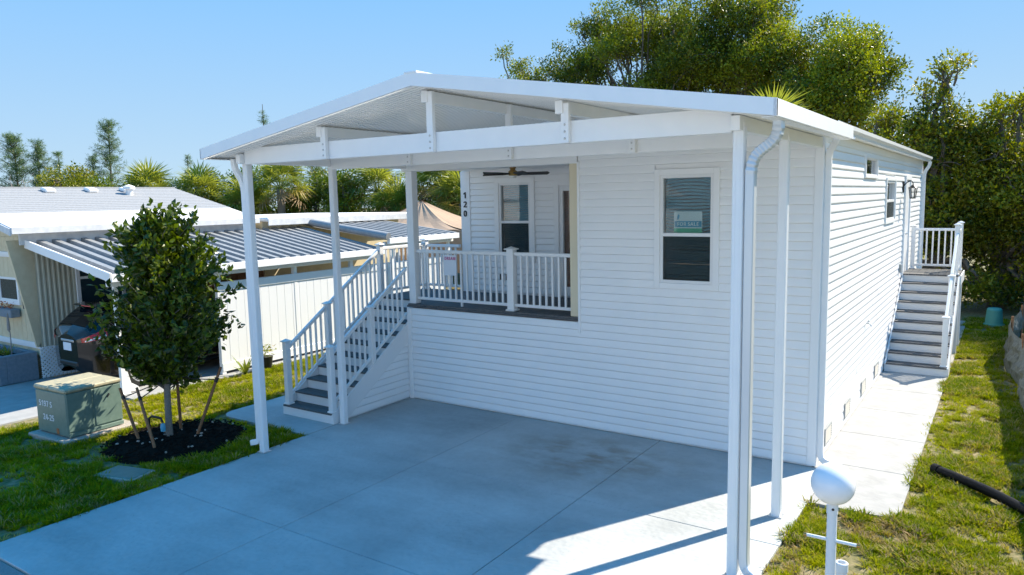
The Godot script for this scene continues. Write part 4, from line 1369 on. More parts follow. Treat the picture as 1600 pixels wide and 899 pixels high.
# ------------------------------------------------------------------ yard
func yard() -> void:
	var t := thing("transformer_box", "green metal utility transformer box with paler tan top on lawn", "utility box", Vector3(-3.45, 0.0, 4.25), 0.04)
	part(t, "pad", bm(Vector3(1.12, 0.1, 1.2), 0.015), M.pad, Vector3(0.02, -0.005, 0.0))
	var b := MB.new()
	b.span(Vector3(-0.46, 0.06, -0.42), Vector3(0.45, 0.76, 0.47), 0.02)
	part(t, "cabinet", b.mesh(), M.tgreen)
	var lid := MB.new()
	lid.span(Vector3(-0.475, 0.762, -0.435), Vector3(-0.04, 0.835, 0.485), 0.032)
	part(t, "lid", lid.mesh(), M.ttop)
	lid = MB.new()
	lid.span(Vector3(-0.032, 0.762, -0.435), Vector3(0.465, 0.835, 0.485), 0.032)
	part(t, "lid", lid.mesh(), M.ttop)
	for q in [[0.47, 0.06], [0.04, -0.42]]:
		part(t, "side_door", bm(Vector3(0.012, 0.6, q[0] - q[1] - 0.02), 0.003), M.tgreen, Vector3(0.457, 0.45, (q[0] + q[1]) * 0.5))
	bspan(t, "lower_rail", M.tgreen, Vector3(0.452, 0.06, -0.42), Vector3(0.468, 0.12, 0.47), 0.003)
	b = MB.new()
	b.tube([Vector3(0.465, 0.62, -0.2), Vector3(0.49, 0.62, -0.2), Vector3(0.49, 0.57, -0.16)], [0.012, 0.012, 0.01], 6)
	part(t, "handle", b.mesh(), M.dark)
	part(t, "lock_plate", bm(Vector3(0.06, 0.09, 0.01), 0.002), M.terra, Vector3(0.15, 0.13, 0.475))
	text(t, "lettering", "5197 S", 0.1, M.paper, Vector3(-0.16, 0.54, 0.474))
	text(t, "lettering", "24-25", 0.1, M.paper, Vector3(-0.1, 0.32, 0.474))
	var pv := thing("access_cover", "flat grey green rectangular cover set in shaded lawn", "cover", Vector3(-0.85, 0.0, 5.0), 0.25)
	part(pv, "lid", bm(Vector3(0.62, 0.06, 0.36), 0.01), M.tgreen, Vector3(0, -0.005, 0))
	part(pv, "rim", bm(Vector3(0.68, 0.05, 0.42), 0.01), M.pad, Vector3(0, -0.012, 0))
	var mu := thing("mulch_bed", "round bed of dark mulch around the staked young tree", "mulch", Vector3(-1.62, 0, 3.75))
	b = MB.new()
	b.lathe(Vector3.ZERO, [[1.05, -0.04], [0.9, 0.015], [0.5, 0.04], [0.0, 0.05]], 36)
	part(mu, "soil_mound", b.mesh(), M.soil)
	var chips := MB.new()
	for k in 900:
		var a := R(0, TAU)
		var r := sqrt(R(0, 1)) * 1.05
		chips.box(Vector3(cos(a) * r, 0.055 - 0.04 * r * r, sin(a) * r), Vector3(R(0.02, 0.07), 0.012, R(0.01, 0.025)), 0.0, Basis.from_euler(Vector3(R(-0.5, 0.5), R(0, TAU), R(-0.5, 0.5))))
	var cm := part(mu, "bark_chips", chips.mesh(), M.soil)
	cm.set_meta("kind", "stuff")
	var peb := MB.new()
	for k in 26:
		var a := R(0, TAU)
		var r := R(0.15, 1.0)
		peb.box(Vector3(cos(a) * r, 0.06 - 0.04 * r * r, sin(a) * r), Vector3(R(0.02, 0.05), R(0.015, 0.03), R(0.02, 0.05)), 0.01, Basis(Vector3.UP, R(0, 3)))
	part(mu, "pebbles", peb.mesh(), M.pad).set_meta("kind", "stuff")
	# stakes
	var lab := ["leaning wooden stake with black strap beside the transformer box", "leaning wooden stake crossing in front of blue tap", "upright wooden stake right behind the tree trunk", "tall leaning wooden stake with strap toward the carport post"]
	var sp := [[Vector3(-2.03, 0, 4.11), Vector3(-2.38, 0.82, 4.16)], [Vector3(-1.4, 0, 4.22), Vector3(-2.0, 0.86, 4.1)], [Vector3(-1.95, 0, 3.45), Vector3(-1.8, 1.12, 3.55)], [Vector3(-1.45, 0, 3.5), Vector3(-1.14, 1.1, 3.2)]]
	for i in 4:
		var s := thing("tree_stake", lab[i], "stake", sp[i][0], 0.0, "stakes around the young tree")
		var d: Vector3 = sp[i][1] - sp[i][0]
		b = MB.new()
		b.tube([d * -0.03, d * 0.5, d], [0.024, 0.024, 0.022], 8)
		part(s, "pole", b.mesh(), M.stake)
		b = MB.new()
		var from := d * 0.82
		var to := Vector3(-1.74, 1.0, 3.7) - Vector3(sp[i][0])
		b.tube([from, from.lerp(to, 0.5) + Vector3.DOWN * 0.02, to], [0.009, 0.009, 0.009], 5)
		part(s, "strap", b.mesh(), M.black)
		b = MB.new()
		b.tube([d * 0.79, d * 0.85], [0.03, 0.03], 8)
		part(s, "strap_loop", b.mesh(), M.black)
	var tp := thing("water_tap", "small black pipe tap with blue cap among tree stakes", "tap", Vector3(-2.0, 0, 3.95))
	b = MB.new()
	b.tube([Vector3.ZERO, Vector3(0, 0.33, 0), Vector3(0.06, 0.37, -0.02), Vector3(0.26, 0.36, -0.05), Vector3(0.3, 0.3, -0.05)], [0.02, 0.02, 0.02, 0.018, 0.02], 8)
	part(tp, "riser_pipe", b.mesh(), M.dark)
	b = MB.new()
	b.lathe(Vector3(0.3, 0.16, -0.05), [[0.0, 0.0], [0.035, 0.0], [0.04, 0.06], [0.03, 0.12], [0.0, 0.13]], 12)
	part(tp, "cap", b.mesh(), mt(0.1, 0.42, 0.6, 0.4))
	young_tree()
	# globe lamp
	var l := thing("globe_lamp", "white globe lamp post with ladder bar standing in lawn by driveway", "lamp", Vector3(8.28, 0, 5.27))
	b = MB.new()
	b.lathe(Vector3.ZERO, [[0.07, -0.02], [0.07, 0.02], [0.031, 0.03], [0.031, 1.6], [0.035, 1.602], [0.035, 1.69]], 24)
	part(l, "pole", b.mesh(), M.pvc)
	b = MB.new()
	var pr := []
	for k in 25:
		var a := -PI * 0.5 + PI * k / 24.0
		pr.append([maxf(0.0, 0.134 * cos(a)), 1.8 + 0.134 * sin(a)])
	for i in 24:
		for s in 40:
			var q := []
			for e in [[i, s], [i, s + 1], [i + 1, s + 1], [i + 1, s]]:
				var th: float = TAU * e[1] / 40.0
				q.append(Vector3(pr[e[0]][0] * cos(th), pr[e[0]][1], -pr[e[0]][0] * sin(th)))
			var nn := []
			for p in q: nn.append((p - Vector3(0, 1.8, 0)).normalized())
			b.quadn(q[0], q[1], q[2], q[3], nn[0], nn[1], nn[2], nn[3])
	part(l, "globe", b.mesh(), M.globe)
	b = MB.new()
	var bar := Vector3(1.0, 0, 0.0)
	b.tube([bar * -0.155 + Vector3.UP * 1.42, bar * 0.155 + Vector3.UP * 1.42], [0.011, 0.011], 10)
	part(l, "ladder_bar", b.mesh(), M.pvc)
	for s in [-1.0, 1.0]:
		b = MB.new()
		b.tube([bar * s * 0.152 + Vector3.UP * 1.42, bar * s * 0.17 + Vector3.UP * 1.42], [0.014, 0.014], 10)
		part(l, "bar_end", b.mesh(), M.brass)
	b = MB.new()
	b.lathe(Vector3.ZERO, [[0.009, 0.0], [0.007, 0.006], [0.0, 0.007]], 8)
	part(l, "set_screw", b.mesh(), M.dark, Vector3(0.01, 1.64, 0.034), Basis(Vector3.RIGHT, PI / 2))
	var cp := thing("vent_pipe", "short white open plastic pipe beside the globe lamp post", "pipe", Vector3(8.2, 0, 4.36))
	b = MB.new()
	b.lathe(Vector3.ZERO, [[0.04, 0.0], [0.04, 0.78], [0.047, 0.785], [0.047, 0.845], [0.042, 0.85], [0.031, 0.85], [0.028, 0.78], [0.0, 0.77]], 24)
	part(cp, "pipe", b.mesh(), M.pvc)
	# drain pipe, ribbed
	var dp := thing("drain_pipe", "black corrugated drain pipe lying across the sunny side lawn", "pipe")
	var path := []
	var rad := []
	var ctl := [Vector3(8.49, 0.06, -0.56), Vector3(8.9, 0.07, -0.2), Vector3(9.2, 0.06, 0.0), Vector3(9.55, 0.06, 0.55)]
	var more := [Vector3(9.55, 0.06, 0.55), Vector3(9.75, 0.06, 0.9), Vector3(10.0, 0.06, 1.6), Vector3(10.5, 0.06, 2.2)]
	var pp := bezier(ctl[0], ctl[1], ctl[2], ctl[3], 80) + bezier(more[0], more[1], more[2], more[3], 80)
	for i in pp.size():
		path.append(pp[i]); rad.append(0.06 if (i / 1) % 2 == 0 else 0.054)
	b = MB.new()
	b.tube(path, rad, 14)
	part(dp, "hose", b.mesh(), M.pipe)
	b = MB.new()
	b.tube([pp[0] + Vector3(-0.02, 0, -0.017), pp[3]], [0.066, 0.066], 16)
	part(dp, "end_collar", b.mesh(), M.pipe)
	# pedestal
	var ped := thing("utility_pedestal", "small teal utility pedestal at the far end of side lawn", "pedestal", Vector3(8.9, 0, -13.4))
	b = MB.new()
	b.lathe(Vector3.ZERO, [[0.23, -0.02], [0.21, 0.06], [0.185, 0.36], [0.18, 0.44], [0.15, 0.48], [0.0, 0.5]], 18)
	part(ped, "cover", b.mesh(), M.ped)
	b = MB.new()
	b.lathe(Vector3.ZERO, [[0.25, -0.02], [0.25, 0.05], [0.21, 0.06]], 18)
	part(ped, "base_ring", b.mesh(), M.ped)
	silt_fence()

func silt_fence() -> void:
	var o := thing("silt_fence", "sagging grey green silt fence on wooden stakes along the side lawn", "fence")
	var pts := [Vector2(9.62, -14.0), Vector2(9.55, -12.4), Vector2(9.45, -10.6), Vector2(9.24, -8.6), Vector2(9.45, -6.4), Vector2(9.55, -4.2), Vector2(9.62, -2.6), Vector2(9.72, -0.6), Vector2(9.9, 1.4), Vector2(10.1, 3.4)]
	var m := MB.new()
	var cols := []
	var nz := FastNoiseLite.new()
	nz.seed = 3
	nz.frequency = 0.9
	for i in pts.size() - 1:
		for k in 16:
			var t := k / 16.0
			var a: Vector2 = pts[maxi(i - 1, 0)]
			var d: Vector2 = pts[mini(i + 2, pts.size() - 1)]
			var p: Vector2 = pts[i].cubic_interpolate(pts[i + 1], a, d, t)
			var col := []
			for j in 9:
				var v := j / 8.0
				var sag := 0.10 * sin(PI * t) * (0.6 + 0.4 * sin(i * 2.3))
				var y := -0.03 + v * (0.88 - sag)
				var off := 0.09 * sin(PI * v) * nz.get_noise_2d(p.y * 1.2, v * 1.5) * 2.0 - 0.06 * sin(PI * t) * (1.0 - v) - 0.04 * (1.0 - v)
				col.append(Vector3(p.x + off, y, p.y + 0.05 * nz.get_noise_2d(p.y * 2.0, v * 4 + 9)))
			cols.append(col)
	for i in cols.size() - 1:
		for j in 8:
			m.quad(cols[i][j], cols[i][j + 1], cols[i + 1][j + 1], cols[i + 1][j])
	part(o, "fabric", m.mesh(), M.fabric)
	for i in pts.size():
		var b := MB.new()
		b.box(Vector3(0, 0.46, 0), Vector3(0.04, 1.02, 0.04), 0.004, Basis.from_euler(Vector3(R(-0.08, 0.08), R(0, 1), R(-0.08, 0.1))))
		part(o, "stake", b.mesh(), M.stake, Vector3(pts[i].x + 0.03, 0, pts[i].y))

# ------------------------------------------------------------------ leaves
func leaf(m: MB, p: Vector3, d: Vector3, up: Vector3, l: float, w: float) -> void:
	var s := d.cross(up).normalized() * w * 0.5
	var u := s.cross(d).normalized() * w * 0.12
	var a := p + d * l * 0.42
	var t := p + d * l
	m.tri(p, a - s + u, t); m.tri(p, t, a + s + u)

func rdir() -> Vector3:
	var z := R(-1, 1)
	var a := R(0, TAU)
	var r := sqrt(1 - z * z)
	return Vector3(r * cos(a), z, r * sin(a))

func cluster(cnt: int, rad: float, l: float, w: float, upness := 0.25) -> MB:
	var m := MB.new()
	for k in cnt:
		var d := rdir()
		var p := d * rad * R(0.15, 0.8)
		var dd := (d + rdir() * 0.8 + Vector3.UP * upness).normalized()
		leaf(m, p, dd, rdir(), l * R(0.7, 1.2), w * R(0.8, 1.15))
	return m

func multi(parent: Node, called: String, mesh: Mesh, mat: Material, xf: Array, cols: Array) -> MultiMeshInstance3D:
	var mm := MultiMesh.new()
	mm.transform_format = MultiMesh.TRANSFORM_3D
	mm.use_colors = true
	mm.mesh = mesh
	mm.instance_count = xf.size()
	for i in xf.size():
		mm.set_instance_transform(i, xf[i])
		mm.set_instance_color(i, cols[i])
	var o := MultiMeshInstance3D.new()
	o.name = called
	o.multimesh = mm
	o.material_override = mat
	parent.add_child(o, true)
	return o

func tint(a: Color, b: Color, t: float) -> Color:
	return Color(lerpf(a.r, b.r, t), lerpf(a.g, b.g, t), lerpf(a.b, b.b, t))

func branch(m: MB, a: Vector3, b: Vector3, r0: float, r1: float, wob := 0.08, sides := 6) -> void:
	var l := (b - a).length()
	var path := []
	var rad := []
	for i in 5:
		var t := i / 4.0
		path.append(a.lerp(b, t) + (rdir() * wob * l if i > 0 and i < 4 else Vector3.ZERO) + Vector3.UP * 0.1 * l * sin(PI * t) * 0.5)
		rad.append(lerpf(r0, r1, t))
	m.tube(path, rad, sides)

func young_tree() -> void:
	var o := thing("young_tree", "young staked tree with dense glossy dark leaves in mulch bed", "tree", Vector3(-1.76, 0, 3.77))
	var m := MB.new()
	m.tube([Vector3(0, -0.03, 0), Vector3(0.01, 0.3, 0.0), Vector3(0.0, 0.8, -0.02), Vector3(-0.03, 1.2, -0.05), Vector3(-0.08, 2.2, -0.12), Vector3(-0.16, 3.2, -0.2)], [0.06, 0.05, 0.048, 0.045, 0.03, 0.01], 10)
	var cb := Crown.new()
	var lm := MB.new()
	leaf(lm, Vector3.ZERO, Vector3.BACK, Vector3.UP, 0.115, 0.066)
	var dark := Color(0.028, 0.055, 0.008)
	var light := Color(0.2, 0.25, 0.02)
	for k in 170:
		var t := pow(R(0, 1), 0.8)
		var y := lerpf(0.95, 3.45, t)
		var ol := [0.4, 0.74, 0.95, 1.02, 1.0, 0.92, 0.78, 0.56, 0.26]
		var oi := mini(int(t * 8.0), 7)
		var wid: float = 1.04 * lerpf(ol[oi], ol[oi + 1], t * 8.0 - oi)
		var a := R(0, TAU)
		var st := Vector3(-0.05 - 0.03 * t, maxf(0.75, y - 0.45 - 0.25 * wid), -0.05)
		var e := Vector3(cos(a) * wid * R(0.4, 1.04) + 0.06 - 0.1 * t, y + R(-0.12, 0.22), sin(a) * wid * R(0.4, 1.04) - 0.05 - 0.1 * t)
		branch(m, st, e, 0.012, 0.004, 0.05, 5)
		var d := (e - st).normalized()
		for i in 72:
			var u := R(0.3, 1.12)
			var p := st.lerp(e, u) + rdir() * 0.13 * R(0.2, 1.0)
			var dd := (d * 0.5 + rdir() + Vector3.UP * 0.35).normalized()
			var x := dd.cross(rdir()).normalized()
			cb.add(lm, Basis(x, dd.cross(x).normalized(), dd), R(0.75, 1.25), p, tint(dark, light, pow(R(0, 1), 1.8)))
	part(o, "trunk", m.mesh(), M.bark2)
	part(o, "crown", cb.mesh(), M.leafy)

var clusters := []
var needle: MB
# broad tree: blobs of leaf clusters carried by limbs
func broad_tree(called: String, label: String, at: Vector3, trunk_h: float, blobs: Array, dens: float, dark: Color, light: Color, group: String, csize := 1.0, yellow := 0.12) -> void:
	var o := thing(called, label, "tree", at, 0.0, group)
	var m := MB.new()
	var fork := Vector3(R(-0.2, 0.2), trunk_h, R(-0.2, 0.2))
	m.tube([Vector3(0, -0.1, 0), Vector3(0.05, trunk_h * 0.5, 0), fork], [0.3, 0.24, 0.2], 10)
	var cb := Crown.new()
	for b in blobs:
		var c: Vector3 = b[0]
		var r: float = b[1]
		var mid := fork.lerp(c, 0.45) + Vector3(R(-0.3, 0.3), R(0.0, 0.5), R(-0.3, 0.3))
		branch(m, fork + (c - fork) * R(0.0, 0.1), mid, 0.11, 0.07, 0.05)
		branch(m, mid, c, 0.07, 0.025, 0.06)
		for q in 5:
			branch(m, c - (c - mid) * R(0.0, 0.3), c + rdir() * r * 0.85, 0.028, 0.008, 0.06, 4)
		var tone := R(0.1, 0.85)
		var cnt := int(dens * r * r)
		for k in cnt:
			var d := rdir()
			d.y = d.y * 0.8 + 0.12
			var p := c + d * r * pow(R(0.08, 1.0), 0.45) * R(0.85, 1.15)
			var s := csize * R(0.7, 1.25)
			var cc := tint(dark, light, clampf(tone + R(-0.35, 0.35), 0.0, 1.0))
			if R(0, 1) < yellow: cc = tint(cc, Color(0.3, 0.2, 0.025), R(0.3, 0.8))
			cb.add(clusters[rng.randi() % clusters.size()], Basis.from_euler(Vector3(R(-0.5, 0.5), R(0, TAU), R(-0.5, 0.5))), s, p, cc)
	part(o, "trunk", m.mesh(), M.bark)
	part(o, "crown", cb.mesh(), M.leaf)

func blobs_in(cnt: int, c: Vector3, ex: Vector3, r0: float, r1: float) -> Array:
	var a := []
	for k in cnt:
		var d := rdir() * pow(R(0.05, 1.0), 0.4)
		a.append([c + d * ex, R(r0, r1)])
	return a

func fan_mesh(sd: int, droop: float) -> ArrayMesh:      # a palmetto leaf on its stalk, pointing along +z
	var m := MB.new()
	m.tube([Vector3.ZERO, Vector3(0, 0.05, 0.35), Vector3(0, 0.06, 0.75)], [0.018, 0.014, 0.01], 5)
	var o := Vector3(0, 0.06, 0.75)
	var cnt := 26
	for k in cnt:
		var a := lerpf(-2.0, 2.0, float(k) / (cnt - 1))
		var d := Vector3(sin(a), 0.12 * cos(k * 3.1) , cos(a)).normalized()
		var s := Vector3(cos(a), 0, -sin(a)) * 0.024
		var l := 0.85 * (0.75 + 0.25 * cos(a * 0.6)) * (0.92 + 0.08 * sin(k * 5.0 + sd))
		var p1 := o + d * l * 0.5
		var p2 := o + d * l + Vector3.DOWN * droop * l * (0.7 + 0.3 * sin(k * 2.0 + sd))
		m.tri(o, p1 - s, p1 + s)
		m.tri(p1 + s, p1 - s, p2)
	return m.mesh()

func palm(at: Vector3, h: float, label: String, size := 1.0, cnt := 30) -> void:
	var o := thing("fan_palm", label, "palm", at, R(0, TAU), "fan palms behind the houses")
	var m := MB.new()
	m.tube([Vector3(0, -0.1, 0), Vector3(0.08, h * 0.5, 0.03), Vector3(0.0, h, 0)], [0.2, 0.17, 0.19], 10)
	part(o, "trunk", m.mesh(), M.bark2)
	for k in cnt:
		var a := k * 2.39996 + R(-0.2, 0.2)
		var e := lerpf(1.35, -0.75, float(k) / cnt) + R(-0.1, 0.1)
		var b := Basis(Vector3.UP, a) * Basis(Vector3.RIGHT, -e) * Basis(Vector3.BACK, R(-0.5, 0.5))
		var mat: Material = M.frond
		if k > cnt * 0.62 and R(0, 1) < 0.5: mat = M.frond2
		if k > cnt * 0.88: mat = M.deadfrond
		part(o, "frond", cache["fan%d" % (k % 4)], mat, Vector3(0, h, 0), b.scaled(Vector3.ONE * size * R(0.9, 1.2)))

func conifer(at: Vector3, h: float, w: float, label: String, cnt: int, lean := 0.0) -> void:
	var o := thing("feathery_pine", label, "tree", at, 0.0, "feathery pines on the horizon")
	var m := MB.new()
	m.tube([Vector3.ZERO, Vector3(lean * 0.4, h * 0.5, 0), Vector3(lean, h, 0)], [0.16, 0.1, 0.02], 7)
	var cb := Crown.new()
	for k in cnt:
		var t := R(0.3, 1.0)
		var a := R(0, TAU)
		var l := w * (1.15 - t) * R(0.2, 1.25)
		var s := Vector3(lean * t * t, h * t, 0)
		var e := s + Vector3(cos(a) * l, l * 0.7, sin(a) * l)
		if k % 3 == 0: branch(m, s, e, 0.03, 0.008, 0.05, 4)
		for i in 4:
			cb.add(needle, Basis.from_euler(Vector3(R(-0.5, 0.5), R(0, TAU), R(-0.5, 0.5))), R(0.55, 1.15), s.lerp(e, R(0.2, 1.1)) + rdir() * 0.1, tint(Color(0.08, 0.15, 0.1), Color(0.2, 0.27, 0.12), R(0, 1)))
	part(o, "trunk", m.mesh(), M.bark)
	part(o, "crown", cb.mesh(), M.leaf)

func bare_bush(at: Vector3, r: float) -> void:
	var o := thing("bare_bush", "grey leafless bush beyond the neighbour roof", "bush", at, 0.0, "bare bushes beyond the roof")
	var m := MB.new()
	for k in 46:
		var d := rdir()
		d.y = absf(d.y) + 0.5
		d = d.normalized()
		var e := d * r * R(0.7, 1.1)
		branch(m, Vector3(R(-0.2, 0.2), 0, R(-0.2, 0.2)), e, 0.045, 0.014, 0.05, 4)
		for q in 6:
			var s := e * R(0.45, 0.95)
			branch(m, s, s + (rdir() + d * 0.7).normalized() * r * R(0.15, 0.35), 0.014, 0.005, 0.08, 3)
	part(o, "twigs", m.mesh(), M.twig)

func trees() -> void:
	clusters = [cluster(15, 0.34, 0.14, 0.075), cluster(15, 0.32, 0.13, 0.07), cluster(17, 0.3, 0.12, 0.065), cluster(14, 0.38, 0.15, 0.075)]
	for k in 4: cache["fan%d" % k] = fan_mesh(k, 0.15 + 0.12 * k)
	var nm := MB.new()
	for k in 18:
		var p := rdir() * 0.14
		var d := (rdir() + Vector3.UP * 0.3).normalized()
		var s := d.cross(rdir()).normalized() * 0.012
		nm.tri(p - s, p + s, p + d * 0.32)
	needle = nm
	var g1 := Color(0.06, 0.1, 0.01)
	var g2 := Color(0.46, 0.46, 0.018)
	# tall trees behind the house
	var lab := ["tall olive green tree with low left shoulder behind carport ridge", "tallest dense olive tree behind the middle of house roof", "tall open tree with thin upright limbs behind house roof", "broad olive tree beside the palm at the end of house roof"]
	var cen := [Vector3(-13.5, 0, -28.8), Vector3(-7.7, 0, -28.3), Vector3(-2.7, 0, -29.5), Vector3(1.4, 0, -27.4)]
	var top := [12.9, 15.5, 15.0, 11.4]
	var wid := [3.8, 3.7, 3.1, 2.9]
	for i in 4:
		var hgt: float = top[i]
		var wd: float = wid[i]
		var bl := blobs_in(44, Vector3(0, hgt * 0.68, 0), Vector3(wd, hgt * 0.29, wd * 0.7), 0.7, 1.6)
		for k in 6:
			var a := R(0, TAU)
			bl.append([Vector3(cos(a) * wd * R(0.4, 1.15), hgt * R(0.75, 1.0), sin(a) * wd * 0.6), R(0.5, 0.8)])
		broad_tree("broad_tree", lab[i], cen[i], hgt * 0.3, bl, 66.0, g1, g2, "tall trees behind the house", 1.08)
	broad_tree("broad_tree", "low rounded tree top peeking above carport ridge at left", Vector3(-18.6, 0, -29.0), 4.5, blobs_in(14, Vector3(0, 8.5, 0), Vector3(1.6, 1.7, 1.2), 0.6, 1.0), 60.0, g1, g2, "tall trees behind the house")
	# wall of trees at the right
	var rc := [Vector3(5.4, 0, -17.2), Vector3(7.3, 0, -16.8), Vector3(8.9, 0, -17.2), Vector3(10.6, 0, -16.2), Vector3(12.2, 0, -14.8), Vector3(9.9, 0, -19.5)]
	var rt := [6.0, 7.6, 6.3, 6.6, 5.8, 6.9]
	var rl := ["leafy tree close behind the rear corner of white house", "pointed leafy tree rising above the hedge behind side stairs", "leafy tree directly behind the teal pedestal", "dark leafy tree behind the far end of silt fence", "leafy tree at the outer end of the hedge beyond silt fence", "taller leafy tree standing behind the hedge by the pedestal"]
	for i in rc.size():
		var hgt: float = rt[i]
		var bl := blobs_in(38, Vector3(0, hgt * 0.46, 0), Vector3(1.4, hgt * (0.36 if i == 1 else 0.42), 1.0), 0.55, 1.0)
		for k in 7: bl.append([Vector3(R(-1.4, 1.4), R(0.3, 0.8), R(0.2, 1.3)), R(0.5, 0.75)])
		for k in 12:
			var u := R(0.62, 1.0)
			bl.append([Vector3(R(-1.0, 1.0) * (1.15 - u) * 2.4, hgt * u, R(-0.5, 0.5)), R(0.38, 0.7) * (1.35 - 0.55 * u)])
		broad_tree("hedge_tree", rl[i], rc[i], 1.4, bl, 76.0, Color(0.04, 0.075, 0.008), Color(0.42, 0.4, 0.018), "trees of the right hand hedge", 0.92, 0.15)
	# palm showing over the eave, and palms to the left
	palm(Vector3(2.6, 0, -15.2), 5.35, "fan palm showing above the eave of white house", 1.1)
	var pal := [[Vector3(-23.6, 0, -11.6), 4.1, "fan palm above the far corner of shingle roof"], [Vector3(-25.6, 0, -10.2), 4.2, "fan palm beside the shingle roof ridge end"], [Vector3(-19.6, 0, -13.2), 4.4, "large fan palm with orange dead fronds between carport posts"], [Vector3(-21.2, 0, -12.4), 3.4, "low fan palm just left of the front carport post"], [Vector3(-16.4, 0, -16.4), 4.2, "fan palm between rear carport post and porch post"], [Vector3(-13.2, 0, -17.2), 4.4, "fan palm behind the peak of tan canopy"], [Vector3(-11.4, 0, -16.6), 3.6, "shaggy fan palm over the right slope of tan canopy"], [Vector3(-14.8, 0, -16.0), 3.2, "low fan palm behind the flat white roof"]]
	for p in pal: palm(p[0], p[1] - 0.1, p[2], 1.1, 36)
	# hedge bushes to the left
	var hb := [Vector3(-33, 0, -6), Vector3(-28.3, 0, -9.2), Vector3(-26.6, 0, -10.4), Vector3(-24.6, 0, -12.4), Vector3(-22.4, 0, -13.6), Vector3(-18.4, 0, -15.4), Vector3(-17.2, 0, -15.8), Vector3(-15.6, 0, -17.6), Vector3(-14.2, 0, -18.4), Vector3(-12.4, 0, -18.6), Vector3(-10.4, 0, -18.2), Vector3(-30.4, 0, -7.8), Vector3(-20.6, 0, -14.6), Vector3(-19.4, 0, -15.6), Vector3(-27.4, 0, -11.0), Vector3(-23.6, 0, -13.4)]
	var hh := [4.8, 5.3, 5.0, 5.2, 5.0, 5.2, 5.4, 5.5, 5.4, 5.6, 5.4, 4.8, 4.9, 5.3, 5.0, 4.7]
	var at := ["beyond the bare grey bush", "beside the umbrella shaped tree", "below the tall feathery pine", "behind the shingle roof's rear end", "between two fan palms past the shingle roof", "behind the flat white roof's near end", "behind the middle of flat white roof", "beside the fan palm behind flat roof", "left of the tan canopy peak", "right behind the tan canopy peak", "between the canopy and house number post", "under the dark pines past the roof", "behind the palm with orange dead fronds", "behind rear carport post", "behind the ridge end of shingle roof", "left of the front carport post"]
	var hl := []
	for q in at: hl.append("leafy green bush " + q)
	for i in hb.size():
		var hgt: float = hh[i]
		broad_tree("mangrove_bush", hl[i], hb[i], 1.0, blobs_in(16, Vector3(0, hgt * 0.55, 0), Vector3(1.3, hgt * 0.42, 1.2), 0.6, 1.0), 70.0, Color(0.06, 0.12, 0.012), Color(0.26, 0.3, 0.025), "thicket bushes behind the roofs", 1.0, 0.08)
	broad_tree("umbrella_tree", "round topped bright green tree beyond the shingle roof", Vector3(-29.6, 0, -8.7), 3.4, blobs_in(20, Vector3(0, 4.7, 0), Vector3(1.5, 0.6, 1.3), 0.4, 0.7), 70.0, Color(0.12, 0.16, 0.012), Color(0.4, 0.36, 0.02), "", 0.9, 0.1)
	conifer(Vector3(-51.8, 0, -22.4), 10.4, 2.6, "tall feathery pine above the shingle roof", 150, 0.5)
	conifer(Vector3(-53.0, 0, -21.8), 7.6, 2.0, "short feathery pine beside the tall one", 70)
	conifer(Vector3(-58.4, 0, -18.4), 9.4, 3.4, "dense dark feathery pine at the roof's far left end", 200)
	conifer(Vector3(-56.8, 0, -19.4), 8.8, 2.6, "dense dark feathery pine behind grey bare bush", 140)
	conifer(Vector3(-54.8, 0, -20.2), 8.0, 1.6, "thin wispy pine above the round topped tree", 60, -0.4)
	conifer(Vector3(-41.5, 0, -29.7), 11.6, 1.3, "thin sparse pine top above the carport eave", 26)
	conifer(Vector3(-46.5, 0, -26), 7.6, 1.0, "small distant pine tip above the palms", 36)
	conifer(Vector3(-37, 0, -31), 7.2, 2.4, "distant pine seen between two carport posts", 90)
	bare_bush(Vector3(-31.6, 0, -6.9), 4.8)
	bare_bush(Vector3(-33.0, 0, -6.4), 5.2)
	bare_bush(Vector3(-30.6, 0, -6.2), 4.4)

